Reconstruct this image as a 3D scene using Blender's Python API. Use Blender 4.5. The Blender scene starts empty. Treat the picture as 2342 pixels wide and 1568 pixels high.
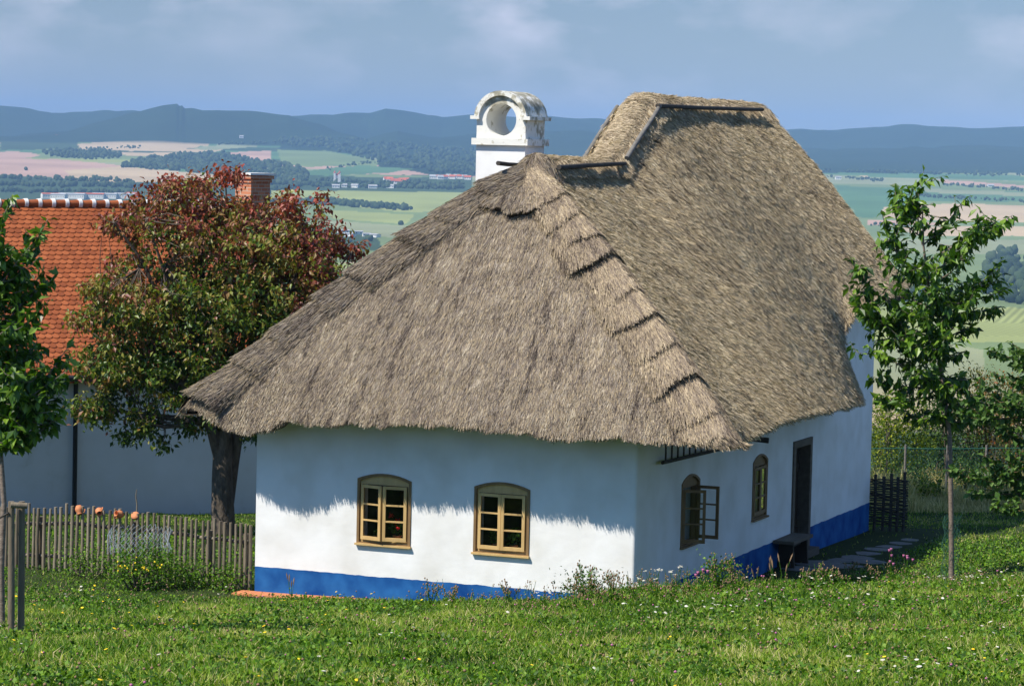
import bpy, bmesh, math, random
import numpy as np
from mathutils import Matrix, Vector
rng = np.random.default_rng(7)
random.seed(7)
# ---------------------------------------------------------------- camera
CAM = np.array([15.2583, -43.338, 7.695])
YAW, PITCH, ROLL = 0.3833844, 0.067831, 0.0232012
FPX = 11203.06 / 1.70794            # focal length in pixels of a 2342 px wide picture
F0 = np.array([-math.sin(YAW), math.cos(YAW)]); R0 = np.array([math.cos(YAW), math.sin(YAW)])
FW = np.array([F0[0]*math.cos(PITCH), F0[1]*math.cos(PITCH), -math.sin(PITCH)])
_r = np.array([R0[0], R0[1], 0.0]); _u = np.cross(_r, FW)
RV = math.cos(ROLL)*_r + math.sin(ROLL)*_u; UV = -math.sin(ROLL)*_r + math.cos(ROLL)*_u
sc = bpy.context.scene
cam_d = bpy.data.cameras.new("camera"); cam = bpy.data.objects.new("camera", cam_d)
sc.collection.objects.link(cam)
cam_d.sensor_width = 36.0; cam_d.lens = 100.8275; cam_d.clip_start = 0.5; cam_d.clip_end = 60000
cam.matrix_world = Matrix(((RV[0], UV[0], -FW[0], CAM[0]), (RV[1], UV[1], -FW[1], CAM[1]), (RV[2], UV[2], -FW[2], CAM[2]), (0, 0, 0, 1)))
sc.camera = cam
# ---------------------------------------------------------------- light
SUN = Vector((-0.375, -0.488, 0.788)).normalized()
sd = bpy.data.lights.new("sun", 'SUN'); sd.energy = 5.0; sd.angle = math.radians(0.5); sd.color = (1.0, 0.93, 0.82)
so = bpy.data.objects.new("sun", sd); sc.collection.objects.link(so)
so.rotation_euler = SUN.to_track_quat('Z', 'Y').to_euler()
sc.view_settings.view_transform = 'Standard'; sc.view_settings.look = 'None'
sc.view_settings.exposure = 0.4; sc.view_settings.gamma = 1.0
w = bpy.data.worlds.new("World"); sc.world = w; w.use_nodes = True
nt = w.node_tree; nt.nodes.clear()
N = nt.nodes.new; Lk = nt.links.new
out = N('ShaderNodeOutputWorld'); bg = N('ShaderNodeBackground'); bg.inputs['Strength'].default_value = 0.13
sky = N('ShaderNodeTexSky'); sky.sky_type = 'NISHITA'; sky.sun_disc = False
sky.sun_elevation = math.asin(SUN.z); sky.sun_rotation = math.atan2(SUN.x, SUN.y)
sky.air_density = 1.0; sky.dust_density = 0.2; sky.ozone_density = 4.0; sky.altitude = 300
tint = N('ShaderNodeMix'); tint.data_type = 'RGBA'; tint.blend_type = 'MULTIPLY'; tint.inputs[0].default_value = 1.0
tz_ = N('ShaderNodeMix'); tz_.data_type = 'RGBA'; tz_.inputs[6].default_value = (0.365, 0.375, 0.44, 1); tz_.inputs[7].default_value = (0.14, 0.60, 0.86, 1)
Lk(sky.outputs[0], tint.inputs[6])
tc = N('ShaderNodeTexCoord'); mp = N('ShaderNodeMapping'); mp.inputs['Scale'].default_value = (1.0, 1.0, 2.1)
Lk(tc.outputs['Generated'], mp.inputs[0])
nz = N('ShaderNodeTexNoise'); nz.inputs['Scale'].default_value = 23; nz.inputs['Detail'].default_value = 4.5; nz.inputs['Roughness'].default_value = 0.5
Lk(mp.outputs[0], nz.inputs['Vector'])
nz2 = N('ShaderNodeTexNoise'); nz2.inputs['Scale'].default_value = 8; nz2.inputs['Detail'].default_value = 2
Lk(mp.outputs[0], nz2.inputs['Vector'])
sx = N('ShaderNodeSeparateXYZ'); Lk(tc.outputs['Generated'], sx.inputs[0])
el = N('ShaderNodeMapRange'); el.inputs[1].default_value = 0.004; el.inputs[2].default_value = 0.045; Lk(sx.outputs[2], el.inputs[0])
cr = N('ShaderNodeMapRange'); cr.inputs[1].default_value = 0.44; cr.inputs[2].default_value = 0.78; Lk(nz.outputs[0], cr.inputs[0])
cr2 = N('ShaderNodeMapRange'); cr2.inputs[1].default_value = 0.30; cr2.inputs[2].default_value = 0.6; Lk(nz2.outputs[0], cr2.inputs[0])
m1 = N('ShaderNodeMath'); m1.operation = 'MULTIPLY'; Lk(cr.outputs[0], m1.inputs[0]); Lk(cr2.outputs[0], m1.inputs[1])
m2 = N('ShaderNodeMath'); m2.operation = 'MULTIPLY'; Lk(m1.outputs[0], m2.inputs[0]); Lk(el.outputs[0], m2.inputs[1])
m3 = N('ShaderNodeMath'); m3.operation = 'MULTIPLY'; Lk(m2.outputs[0], m3.inputs[0]); m3.inputs[1].default_value = 1.0
eh = N('ShaderNodeMapRange'); eh.inputs[1].default_value = 0.05; eh.inputs[2].default_value = 0.35; Lk(sx.outputs[2], eh.inputs[0]); Lk(eh.outputs[0], tz_.inputs[0]); Lk(tz_.outputs[2], tint.inputs[7])
cl = N('ShaderNodeMix'); cl.data_type = 'RGBA'; cl.inputs[7].default_value = (5.6, 5.3, 6.0, 1)
Lk(m3.outputs[0], cl.inputs[0]); Lk(tint.outputs[2], cl.inputs[6])
Lk(cl.outputs[2], bg.inputs[0]); Lk(bg.outputs[0], out.inputs[0])

# ---------------------------------------------------------------- helpers
def W2(X, D):
    X = np.asarray(X, float); D = np.asarray(D, float)
    return CAM[0] + X*R0[0] + D*F0[0], CAM[1] + X*R0[1] + D*F0[1]
def XD(x, y):
    dx = np.asarray(x, float)-CAM[0]; dy = np.asarray(y, float)-CAM[1]
    return dx*R0[0]+dy*R0[1], dx*F0[0]+dy*F0[1]
def ray(px, py): return FW + RV*((px-1171.0)/FPX) - UV*((py-784.0)/FPX)
def at_depth(px, py, D):
    d = ray(px, py); return CAM + d*(D/(d[0]*F0[0]+d[1]*F0[1]))
def at_x(px, py, X): d = ray(px, py); return CAM + d*((X-CAM[0])/d[0])
def at_y(px, py, Y): d = ray(px, py); return CAM + d*((Y-CAM[1])/d[1])
def project(P):
    q = P-CAM; z = q@FW
    return 1171+FPX*(q@RV)/z, 784-FPX*(q@UV)/z

def _hash(i, j, k):
    h = (i*374761393 + j*668265263 + k*2147483647 + 12345) & 0xffffffff
    h = ((h ^ (h >> 13))*1274126177) & 0xffffffff
    return ((h ^ (h >> 16)) & 0xffff)/65535.0
def vnoise(p, scale=1.0, seed=0):
    p = np.asarray(p, float)*scale
    if p.ndim == 1: p = p[None]
    i = np.floor(p).astype(np.int64); f = p-i; f = f*f*(3-2*f); r = 0
    for a in (0, 1):
        for b in (0, 1):
            for c in (0, 1):
                wt = (f[:, 0] if a else 1-f[:, 0])*(f[:, 1] if b else 1-f[:, 1])*(f[:, 2] if c else 1-f[:, 2])
                r = r + wt*_hash(i[:, 0]+a+seed*17, i[:, 1]+b+seed*31, i[:, 2]+c)
    return r*2-1
def fbm(p, scale, oct=3, seed=0):
    r = 0; a = 1.0; t = 0
    for o in range(oct): r = r + a*vnoise(p, scale*2**o, seed+o); t += a; a *= 0.5
    return r/t

def link(name, me, parent=None):
    o = bpy.data.objects.new(name, me); sc.collection.objects.link(o)
    if parent is not None: o.parent = parent
    return o
def tag(o, label=None, cat=None, group=None, kind=None):
    if label: o['label'] = label
    if cat: o['category'] = cat
    if group: o['group'] = group
    if kind: o['kind'] = kind
    return o
def empty(name, loc, label, cat, group=None, rz=0.0):
    o = bpy.data.objects.new(name, None); sc.collection.objects.link(o); o.location = loc; o.rotation_euler.z = rz
    o.empty_display_size = 0.2
    return tag(o, label, cat, group)

class M:
    """numpy mesh collector: quads and triangles, a random value per face, a material per face"""
    def __init__(s): s.v = []; s.n = 0; s.q = []; s.t = []; s.qr = []; s.tr = []; s.qm = []; s.tm = []; s.qs = []; s.ts = []
    def add(s, V, Fc, r=None, m=0, smooth=False):
        V = np.asarray(V, float).reshape(-1, 3); Fc = np.asarray(Fc, np.int64)
        if len(Fc) == 0: return s
        if r is None: r = np.full(len(Fc), 0.5)
        r = np.broadcast_to(np.asarray(r, float), (len(Fc),)); mm = np.full(len(Fc), m); ss = np.full(len(Fc), smooth)
        (s.q if Fc.shape[1] == 4 else s.t).append(Fc+s.n); (s.qr if Fc.shape[1] == 4 else s.tr).append(r)
        (s.qm if Fc.shape[1] == 4 else s.tm).append(mm); (s.qs if Fc.shape[1] == 4 else s.ts).append(ss)
        s.v.append(V); s.n += len(V); return s
    def grid(s, P, r=None, m=0, smooth=True, flip=False, closed=False):
        a, b = P.shape[:2]; i = np.arange(a-1)[:, None]; j = np.arange(b if closed else b-1)[None]
        j2 = (j+1) % b
        Fc = np.stack([i*b+j, i*b+j2, (i+1)*b+j2, (i+1)*b+j], -1).reshape(-1, 4)
        if flip: Fc = Fc[:, ::-1]
        return s.add(P.reshape(-1, 3), Fc, r, m, smooth)
    def box(s, c, size, u=(1, 0, 0), v=(0, 1, 0), m=0, r=None, taper=1.0):
        u = np.array(u, float); v = np.array(v, float); n = np.cross(u, v); c = np.array(c, float)
        V = []
        for k in (-1, 1):
            tp = 1 if k < 0 else taper
            for a, b in ((-1, -1), (1, -1), (1, 1), (-1, 1)): V.append(c+u*a*size[0]/2*tp+v*b*size[1]/2*tp+n*k*size[2]/2)
        Fc = [(0, 3, 2, 1), (4, 5, 6, 7), (0, 1, 5, 4), (1, 2, 6, 5), (2, 3, 7, 6), (3, 0, 4, 7)]
        return s.add(V, Fc, np.full(6, random.random() if r is None else r), m)
    def tube(s, pts, rad, n=8, m=0, r=None, smooth=True, cap=True):
        pts = np.array(pts, float); rad = np.broadcast_to(np.array(rad, float), (len(pts),))
        T = np.gradient(pts, axis=0); T /= np.linalg.norm(T, axis=1)[:, None]+1e-9
        ref = np.array([0, 0, 1.0]) if abs(T[0][2]) < 0.9 else np.array([1.0, 0, 0])
        A = np.cross(T, ref); A /= np.linalg.norm(A, axis=1)[:, None]+1e-9; B = np.cross(T, A)
        th = np.arange(n)*2*math.pi/n
        P = pts[:, None]+rad[:, None, None]*(np.cos(th)[None, :, None]*A[:, None]+np.sin(th)[None, :, None]*B[:, None])
        rr = None if r is None else np.full((len(pts)-1)*n, r)
        s.grid(P, rr, m, smooth, closed=True)
        if cap:
            for e in (0, len(pts)-1):
                V = np.concatenate([P[e], pts[e][None]]); Fc = [(k, (k+1) % n, n) for k in range(n)]
                if e == 0: Fc = [f[::-1] for f in Fc]
                s.add(V, Fc, None if r is None else np.full(n, r), m)
        return s
    def lathe(s, prof, c, n=20, m=0, axis=(0, 0, 1), smooth=True):
        ax = np.array(axis, float); ax /= np.linalg.norm(ax)
        ref = np.array([1.0, 0, 0]) if abs(ax[0]) < 0.8 else np.array([0, 1.0, 0])
        A = np.cross(ax, ref); A /= np.linalg.norm(A); B = np.cross(ax, A); th = np.arange(n)*2*math.pi/n
        P = np.array([[np.array(c)+ax*z+rr*(math.cos(t)*A+math.sin(t)*B) for t in th] for rr, z in prof])
        return s.grid(P, None, m, smooth, closed=True)
    def build(s, name, mats, parent=None):
        me = bpy.data.meshes.new(name)
        V = np.concatenate(s.v); me.vertices.add(len(V)); me.vertices.foreach_set('co', V.ravel())
        q = np.concatenate(s.q) if s.q else np.zeros((0, 4), int); t = np.concatenate(s.t) if s.t else np.zeros((0, 3), int)
        nq, n3 = len(q), len(t)
        me.loops.add(nq*4+n3*3); me.loops.foreach_set('vertex_index', np.concatenate([q.ravel(), t.ravel()]).astype(np.int32))
        me.polygons.add(nq+n3)
        me.polygons.foreach_set('loop_start', np.concatenate([np.arange(nq)*4, nq*4+np.arange(n3)*3]).astype(np.int32))
        def cat(a, b): return np.concatenate(([np.concatenate(a)] if a else [])+([np.concatenate(b)] if b else []))
        me.polygons.foreach_set('material_index', cat(s.qm, s.tm).astype(np.int32))
        me.polygons.foreach_set('use_smooth', cat(s.qs, s.ts).astype(bool))
        at = me.attributes.new('rnd', 'FLOAT', 'FACE'); at.data.foreach_set('value', cat(s.qr, s.tr).astype(np.float32))
        for mt in (mats if isinstance(mats, (list, tuple)) else [mats]): me.materials.append(mt)
        me.update(calc_edges=True); me.validate()
        return link(name, me, parent)

# ---------------------------------------------------------------- materials
def mat(name, stops, rough=0.8, attr='rnd', noise=None, bump=None, transl=0.0, spec=0.3, stretch=None, mixn=0.5):
    """stops: colours of a ramp driven by the per-face value 'rnd' and/or object-space noise"""
    m = bpy.data.materials.new(name); m.use_nodes = True; t = m.node_tree; b = t.nodes['Principled BSDF']
    b.inputs['Roughness'].default_value = rough; b.inputs['Specular IOR Level'].default_value = spec
    n = t.nodes.new; l = t.links.new
    ramp = n('ShaderNodeValToRGB'); e = ramp.color_ramp.elements
    pos = np.linspace(0, 1, len(stops)) if not isinstance(stops[0][0], (tuple, list)) else [s[1] for s in stops]
    cols = stops if not isinstance(stops[0][0], (tuple, list)) else [s[0] for s in stops]
    while len(e) < len(cols): e.new(0.5)
    for i, (c, p) in enumerate(zip(cols, pos)): e[i].position = p; e[i].color = (*c, 1)
    tcn = n('ShaderNodeTexCoord'); mpn = n('ShaderNodeMapping')
    if stretch: mpn.inputs['Scale'].default_value = stretch
    l(tcn.outputs['Object'], mpn.inputs[0]); fac = None
    if attr:
        a = n('ShaderNodeAttribute'); a.attribute_name = attr; fac = a.outputs['Fac']
    if noise:
        x = n('ShaderNodeTexNoise'); x.inputs['Scale'].default_value = noise; x.inputs['Detail'].default_value = 6; x.inputs['Roughness'].default_value = 0.65
        l(mpn.outputs[0], x.inputs['Vector'])
        r = n('ShaderNodeMapRange'); r.inputs[1].default_value = 0.3; r.inputs[2].default_value = 0.7; l(x.outputs[0], r.inputs[0])
        if fac is not None:
            mx = n('ShaderNodeMix'); mx.inputs[0].default_value = mixn; l(fac, mx.inputs[2]); l(r.outputs[0], mx.inputs[3]); fac = mx.outputs[0]
        else: fac = r.outputs[0]
    if fac is not None: l(fac, ramp.inputs[0])
    l(ramp.outputs[0], b.inputs['Base Color'])
    if bump:
        x = n('ShaderNodeTexNoise'); x.inputs['Scale'].default_value = bump[0]; x.inputs['Detail'].default_value = 5; l(mpn.outputs[0], x.inputs['Vector'])
        bp = n('ShaderNodeBump'); bp.inputs['Strength'].default_value = bump[1]; bp.inputs['Distance'].default_value = bump[2] if len(bump) > 2 else 0.01
        l(x.outputs[0], bp.inputs['Height']); l(bp.outputs[0], b.inputs['Normal'])
    if transl:
        tr = n('ShaderNodeBsdfTranslucent'); ms = n('ShaderNodeMixShader'); ms.inputs[0].default_value = transl
        br = n('ShaderNodeMix'); br.data_type = 'RGBA'; br.blend_type = 'MULTIPLY'; br.inputs[0].default_value = 1; br.inputs[7].default_value = (1.3, 1.5, 0.5, 1)
        l(ramp.outputs[0], br.inputs[6]); l(br.outputs[2], tr.inputs[0])
        l(b.outputs[0], ms.inputs[1]); l(tr.outputs[0], ms.inputs[2]); l(ms.outputs[0], t.nodes['Material Output'].inputs[0])
    return m
MT = {}
MT['thatch_base'] = mat('thatch_base', [(0.03, 0.022, 0.014), (0.10, 0.076, 0.052)], 0.95, attr=None, noise=9, bump=(22, 0.8, 0.03))  # darkened: shade between straws and under the eaves put into this colour
MT['straw'] = mat('straw', [((0.035, 0.025, 0.018), 0), ((0.13, 0.10, 0.08), 0.18), ((0.25, 0.20, 0.165), 0.36), ((0.33, 0.255, 0.16), 0.5), ((0.36, 0.315, 0.27), 0.64), ((0.48, 0.37, 0.22), 0.78), ((0.56, 0.48, 0.37), 0.9), ((0.80, 0.70, 0.52), 1)], 0.7, noise=1.1, mixn=0.10, transl=0.12)
MT['straw_side'] = mat('straw_side', [((0.05, 0.036, 0.022), 0), ((0.20, 0.155, 0.10), 0.2), ((0.36, 0.285, 0.19), 0.38), ((0.50, 0.39, 0.24), 0.52), ((0.54, 0.465, 0.36), 0.66), ((0.70, 0.55, 0.34), 0.8), ((0.79, 0.68, 0.49), 0.9), ((0.95, 0.85, 0.64), 1)], 0.7, noise=1.1, mixn=0.1, transl=0.12)  # paler copy of straw; extra light put into colours where sun only grazes
MT['straw_light'] = mat('straw_light', [((0.12, 0.085, 0.05), 0), ((0.36, 0.28, 0.19), 0.35), ((0.58, 0.47, 0.33), 0.7), ((0.80, 0.68, 0.48), 1)], 0.7, transl=0.12)
MT['straw_hip'] = mat('straw_hip', [((0.05, 0.037, 0.028), 0), ((0.19, 0.148, 0.115), 0.22), ((0.33, 0.265, 0.20), 0.45), ((0.47, 0.37, 0.24), 0.7), ((0.80, 0.69, 0.50), 1)], 0.7, noise=1.1, mixn=0.22, transl=0.12)
MT['grey_pole'] = mat('weathered_pole', [(0.10, 0.095, 0.085), (0.24, 0.225, 0.20)], 0.85, attr=None, noise=14, stretch=(1, 0.2, 1), bump=(40, 0.5))
MT['dark_pole'] = mat('dark_pole', [(0.03, 0.027, 0.024), (0.08, 0.07, 0.06)], 0.85, attr=None, noise=14, bump=(40, 0.5))
MT['fence_wood'] = mat('fence_wood', [(0.10, 0.08, 0.055), (0.20, 0.165, 0.115), (0.32, 0.27, 0.20)], 0.85, noise=12, mixn=0.5, stretch=(1, 1, 0.15), bump=(60, 0.6))
MT['frame_wood'] = mat('pale_frame_wood', [(0.48, 0.31, 0.12), (0.68, 0.47, 0.20)], 0.6, noise=9, mixn=0.7, stretch=(1, 1, 0.2), bump=(50, 0.3))
MT['border_wood'] = mat('brown_frame_wood', [(0.17, 0.10, 0.042), (0.30, 0.19, 0.085)], 0.7, noise=9, mixn=0.7, stretch=(1, 1, 0.2), bump=(50, 0.3))
MT['old_wood'] = mat('old_wood', [(0.07, 0.055, 0.04), (0.17, 0.14, 0.105)], 0.8, noise=9, mixn=0.6, stretch=(1, 0.2, 1), bump=(50, 0.4))
MT['door_wood'] = mat('door_wood', [(0.022, 0.014, 0.009), (0.05, 0.033, 0.02)], 0.7, noise=10, mixn=0.6, stretch=(1, 1, 0.15), bump=(40, 0.4))
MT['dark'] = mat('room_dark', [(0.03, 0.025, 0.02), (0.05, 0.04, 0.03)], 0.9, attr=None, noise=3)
MT['bark'] = mat('bark', [(0.045, 0.035, 0.028), (0.16, 0.13, 0.10)], 0.95, attr=None, noise=9, stretch=(1, 1, 0.4), bump=(18, 1.0, 0.03))
MT['young_bark'] = mat('young_bark', [(0.10, 0.075, 0.06), (0.30, 0.24, 0.19)], 0.7, attr=None, noise=14, stretch=(1, 1, 2.5), bump=(30, 0.5))
MT['terracotta'] = mat('terracotta', [(0.50, 0.17, 0.07), (0.66, 0.27, 0.12)], 0.75, noise=10, mixn=0.6)
MT['pot_leaf'] = mat('pot_leaf', [(0.02, 0.07, 0.012), (0.09, 0.22, 0.03)], 0.6, transl=0.2)
MT['red_petal'] = mat('red_petal', [(0.55, 0.008, 0.012), (0.8, 0.02, 0.03)], 0.6)
MT['yellow_petal'] = mat('yellow_petal', [(0.75, 0.50, 0.01), (0.9, 0.68, 0.03)], 0.6)
MT['white_petal'] = mat('white_petal', [(0.42, 0.40, 0.30), (0.64, 0.62, 0.52)], 0.7)
MT['pink_petal'] = mat('pink_petal', [(0.36, 0.08, 0.22), (0.58, 0.22, 0.36)], 0.7)
MT['violet_petal'] = mat('violet_petal', [(0.14, 0.12, 0.5), (0.22, 0.24, 0.7)], 0.7)
MT['seed_head'] = mat('seed_head', [(0.14, 0.07, 0.04), (0.36, 0.25, 0.14)], 0.8)
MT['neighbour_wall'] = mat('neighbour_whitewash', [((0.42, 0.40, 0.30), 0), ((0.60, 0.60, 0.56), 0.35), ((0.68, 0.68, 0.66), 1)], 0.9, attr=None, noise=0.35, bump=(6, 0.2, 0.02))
MT['orange_tile'] = mat('orange_tile', [(0.22, 0.058, 0.018), (0.33, 0.090, 0.028), (0.42, 0.125, 0.042)], 0.65, noise=0.8, mixn=0.25)
MT['mortar_white'] = mat('mortar_white', [(0.62, 0.62, 0.60), (0.8, 0.8, 0.78)], 0.9, attr=None, noise=8)
MT['dark_metal'] = mat('dark_metal', [(0.012, 0.014, 0.016), (0.03, 0.03, 0.03)], 0.5, attr=None, noise=3)
MT['green_wire'] = mat('green_wire', [(0.02, 0.09, 0.06), (0.03, 0.13, 0.09)], 0.5, attr=None, noise=3)
MT['pale_wire'] = mat('pale_wire', [(0.30, 0.36, 0.42), (0.42, 0.48, 0.55)], 0.4, attr=None, noise=3)
MT['stone'] = mat('path_stone', [(0.13, 0.12, 0.11), (0.22, 0.21, 0.20)], 0.9, attr=None, noise=4, bump=(12, 0.5))
MT['brick'] = None
def whitewash(name, zs=None):
    m = bpy.data.materials.new(name); m.use_nodes = True; t = m.node_tree; b = t.nodes['Principled BSDF']; n = t.nodes.new; l = t.links.new
    b.inputs['Roughness'].default_value = 0.9; b.inputs['Specular IOR Level'].default_value = 0.15
    g = n('ShaderNodeNewGeometry'); s = n('ShaderNodeSeparateXYZ'); l(g.outputs['Position'], s.inputs[0])
    x = n('ShaderNodeTexNoise'); x.inputs['Scale'].default_value = 1.3; x.inputs['Detail'].default_value = 5; l(g.outputs['Position'], x.inputs['Vector'])
    wr = n('ShaderNodeValToRGB'); wr.color_ramp.elements[0].position = 0.25; wr.color_ramp.elements[1].position = 0.6
    wr.color_ramp.elements[0].color = (0.70, 0.69, 0.65, 1); wr.color_ramp.elements[1].color = (0.84, 0.845, 0.84, 1); l(x.outputs[0], wr.inputs[0])
    last = wr.outputs[0]
    if zs is not None:
        bx = n('ShaderNodeTexNoise'); bx.inputs['Scale'].default_value = 2.2; bx.inputs['Detail'].default_value = 7; l(g.outputs['Position'], bx.inputs['Vector'])
        br = n('ShaderNodeValToRGB'); br.color_ramp.elements[0].position = 0.32; br.color_ramp.elements[1].position = 0.72
        br.color_ramp.elements[0].color = (0.003, 0.05, 0.22, 1); br.color_ramp.elements[1].color = (0.028, 0.155, 0.42, 1); l(bx.outputs[0], br.inputs[0])
        en = n('ShaderNodeTexNoise'); en.inputs['Scale'].default_value = 3.5; en.inputs['Detail'].default_value = 4; l(g.outputs['Position'], en.inputs['Vector'])
        a = n('ShaderNodeMath'); a.operation = 'MULTIPLY_ADD'; a.inputs[1].default_value = 0.05; l(en.outputs[0], a.inputs[0]); l(s.outputs[2], a.inputs[2])
        c = n('ShaderNodeMath'); c.operation = 'GREATER_THAN'; c.inputs[1].default_value = zs+0.025; l(a.outputs[0], c.inputs[0])
        mx = n('ShaderNodeMix'); mx.data_type = 'RGBA'; l(c.outputs[0], mx.inputs[0]); l(br.outputs[0], mx.inputs[6]); l(last, mx.inputs[7]); last = mx.outputs[2]
    l(last, b.inputs['Base Color'])
    k = n('ShaderNodeTexNoise'); k.inputs['Scale'].default_value = 2.4; k.inputs['Detail'].default_value = 6; l(g.outputs['Position'], k.inputs['Vector'])
    bp = n('ShaderNodeBump'); bp.inputs['Strength'].default_value = 0.35; bp.inputs['Distance'].default_value = 0.035; l(k.outputs[0], bp.inputs['Height']); l(bp.outputs[0], b.inputs['Normal'])
    return m
MT['wall'] = whitewash('whitewash_with_blue_base', 0.497)
MT['white'] = whitewash('plain_whitewash')
def peeling(name):
    m = bpy.data.materials.new(name); m.use_nodes = True; t = m.node_tree; b = t.nodes['Principled BSDF']; n = t.nodes.new; l = t.links.new
    b.inputs['Roughness'].default_value = 0.9
    g = n('ShaderNodeNewGeometry'); x = n('ShaderNodeTexNoise'); x.inputs['Scale'].default_value = 5.5; x.inputs['Detail'].default_value = 8; x.inputs['Roughness'].default_value = 0.6
    l(g.outputs['Position'], x.inputs['Vector']); s = n('ShaderNodeSeparateXYZ'); l(g.outputs['Position'], s.inputs[0])
    # the crown of the hood is the most weathered, and the east side more than the front
    zz = n('ShaderNodeMapRange'); zz.inputs[1].default_value = 8.25; zz.inputs[2].default_value = 8.7; zz.inputs[3].default_value = 0.0; zz.inputs[4].default_value = 0.2; l(s.outputs[2], zz.inputs[0])
    xx = n('ShaderNodeMapRange'); xx.inputs[1].default_value = -4.3; xx.inputs[2].default_value = -4.08; xx.inputs[3].default_value = 0.0; xx.inputs[4].default_value = 0.1; l(s.outputs[0], xx.inputs[0])
    ad = n('ShaderNodeMath'); ad.operation = 'ADD'; l(x.outputs[0], ad.inputs[0]); l(zz.outputs[0], ad.inputs[1])
    ae = n('ShaderNodeMath'); ae.operation = 'ADD'; l(ad.outputs[0], ae.inputs[0]); l(xx.outputs[0], ae.inputs[1])
    r = n('ShaderNodeValToRGB'); e = r.color_ramp.elements; e[0].position = 0.60; e[1].position = 0.66; e[0].color = (0.79, 0.78, 0.72, 1); e[1].color = (0.46, 0.43, 0.33, 1)
    k = e.new(0.86); k.color = (0.16, 0.15, 0.11, 1); l(ae.outputs[0], r.inputs[0]); l(r.outputs[0], b.inputs['Base Color'])
    bp = n('ShaderNodeBump'); bp.inputs['Strength'].default_value = 0.5; bp.inputs['Distance'].default_value = 0.02; l(ae.outputs[0], bp.inputs['Height']); l(bp.outputs[0], b.inputs['Normal'])
    return m
MT['peeling'] = peeling('peeling_whitewash')
def brickmat():
    m = bpy.data.materials.new('red_brick'); m.use_nodes = True; t = m.node_tree; b = t.nodes['Principled BSDF']; n = t.nodes.new; l = t.links.new
    b.inputs['Roughness'].default_value = 0.9
    c = n('ShaderNodeTexCoord'); mp = n('ShaderNodeMapping'); mp.inputs['Rotation'].default_value = (math.pi/2, 0, 0); l(c.outputs['Object'], mp.inputs[0])
    s = n('ShaderNodeSeparateXYZ'); l(c.outputs['Object'], s.inputs[0])
    a = n('ShaderNodeMath'); a.operation = 'ADD'; l(s.outputs[0], a.inputs[0]); l(s.outputs[1], a.inputs[1])
    cb = n('ShaderNodeCombineXYZ'); l(a.outputs[0], cb.inputs[0]); l(s.outputs[2], cb.inputs[1])
    k = n('ShaderNodeTexBrick'); k.inputs['Color1'].default_value = (0.42, 0.13, 0.06, 1); k.inputs['Color2'].default_value = (0.55, 0.22, 0.11, 1); k.inputs['Mortar'].default_value = (0.45, 0.38, 0.3, 1)
    k.inputs['Scale'].default_value = 1.0; k.inputs['Brick Width'].default_value = 0.26; k.inputs['Row Height'].default_value = 0.085; k.inputs['Mortar Size'].default_value = 0.008
    l(cb.outputs[0], k.inputs['Vector']); l(k.outputs[0], b.inputs['Base Color']); return m
MT['brick'] = brickmat()
def glass():
    m = bpy.data.materials.new('window_glass'); m.use_nodes = True; t = m.node_tree; t.nodes.clear(); n = t.nodes.new; l = t.links.new
    o = n('ShaderNodeOutputMaterial'); a = n('ShaderNodeBsdfTransparent'); g = n('ShaderNodeBsdfGlossy'); g.inputs['Roughness'].default_value = 0.03
    a.inputs[0].default_value = (0.86, 0.88, 0.86, 1)
    fr = n('ShaderNodeFresnel'); fr.inputs[0].default_value = 1.45; mx = n('ShaderNodeMixShader'); l(fr.outputs[0], mx.inputs[0]); l(a.outputs[0], mx.inputs[1]); l(g.outputs[0], mx.inputs[2]); l(mx.outputs[0], o.inputs[0]); return m
MT['glass'] = glass()

# ---------------------------------------------------------------- terrain
TX = np.array([-60, -30, -12, -6, -4.3, -1.5, 0.6, 2, 4.5, 7, 9.5, 20, 60.])
TD = np.array([0, 20, 33, 38, 42, 44, 46, 48, 50, 54, 60, 66, 75, 90, 120.])
base = 6.1-0.127*TD[:8]
colL = np.concatenate([base[:7], [0.06, 0, -0.1, -0.4, -1, -1.8, -4, -10]])
cols = {
 -60: colL+0.3, -30: colL, -12: colL, -6: colL, -4.3: colL,
 -1.5: [6.1, 3.5, 1.92, 1.30, 0.84, 0.58, 0.30, 0.06, 0.0, 0, -0.2, -0.7, -1.8, -4, -10],
 0.6: [6.1, 3.4, 1.93, 1.40, 0.95, 0.68, 0.30, 0.0, -0.05, -0.05, -0.1, -0.6, -1.8, -4, -10],
 2: [6.1, 3.4, 2.00, 1.58, 1.19, 0.80, 0.12, -0.08, -0.08, -0.06, -0.05, -0.5, -1.8, -4, -10],
 4.5: [6.1, 3.4, 2.08, 1.68, 1.31, 0.96, 0.30, -0.02, -0.05, -0.02, 0, -0.4, -1.8, -4, -10],
 7: [6.1, 3.45, 2.12, 1.66, 1.26, 1.04, 0.80, 0.53, 0.26, 0.0, -0.12, -0.4, -1.6, -4, -10],
 9.5: [6.1, 3.5, 2.2, 1.78, 1.42, 1.22, 1.02, 0.80, 0.58, 0.20, -0.08, -0.35, -1.4, -3.5, -10],
 20: [6.1, 3.6, 2.4, 2.0, 1.7, 1.5, 1.35, 1.15, 0.95, 0.6, 0.2, 0.0, -1.0, -3, -10],
 60: [6.1, 3.8, 2.6, 2.3, 2.0, 1.9, 1.8, 1.6, 1.4, 1.1, 0.7, 0.4, -0.8, -3, -10]}
TZ = np.array([cols[k] for k in (-60, -30, -12, -6, -4.3, -1.5, 0.6, 2, 4.5, 7, 9.5, 20, 60)], float)
def _sm(f): return f*f*(3-2*f)*0.6+f*0.4
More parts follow.
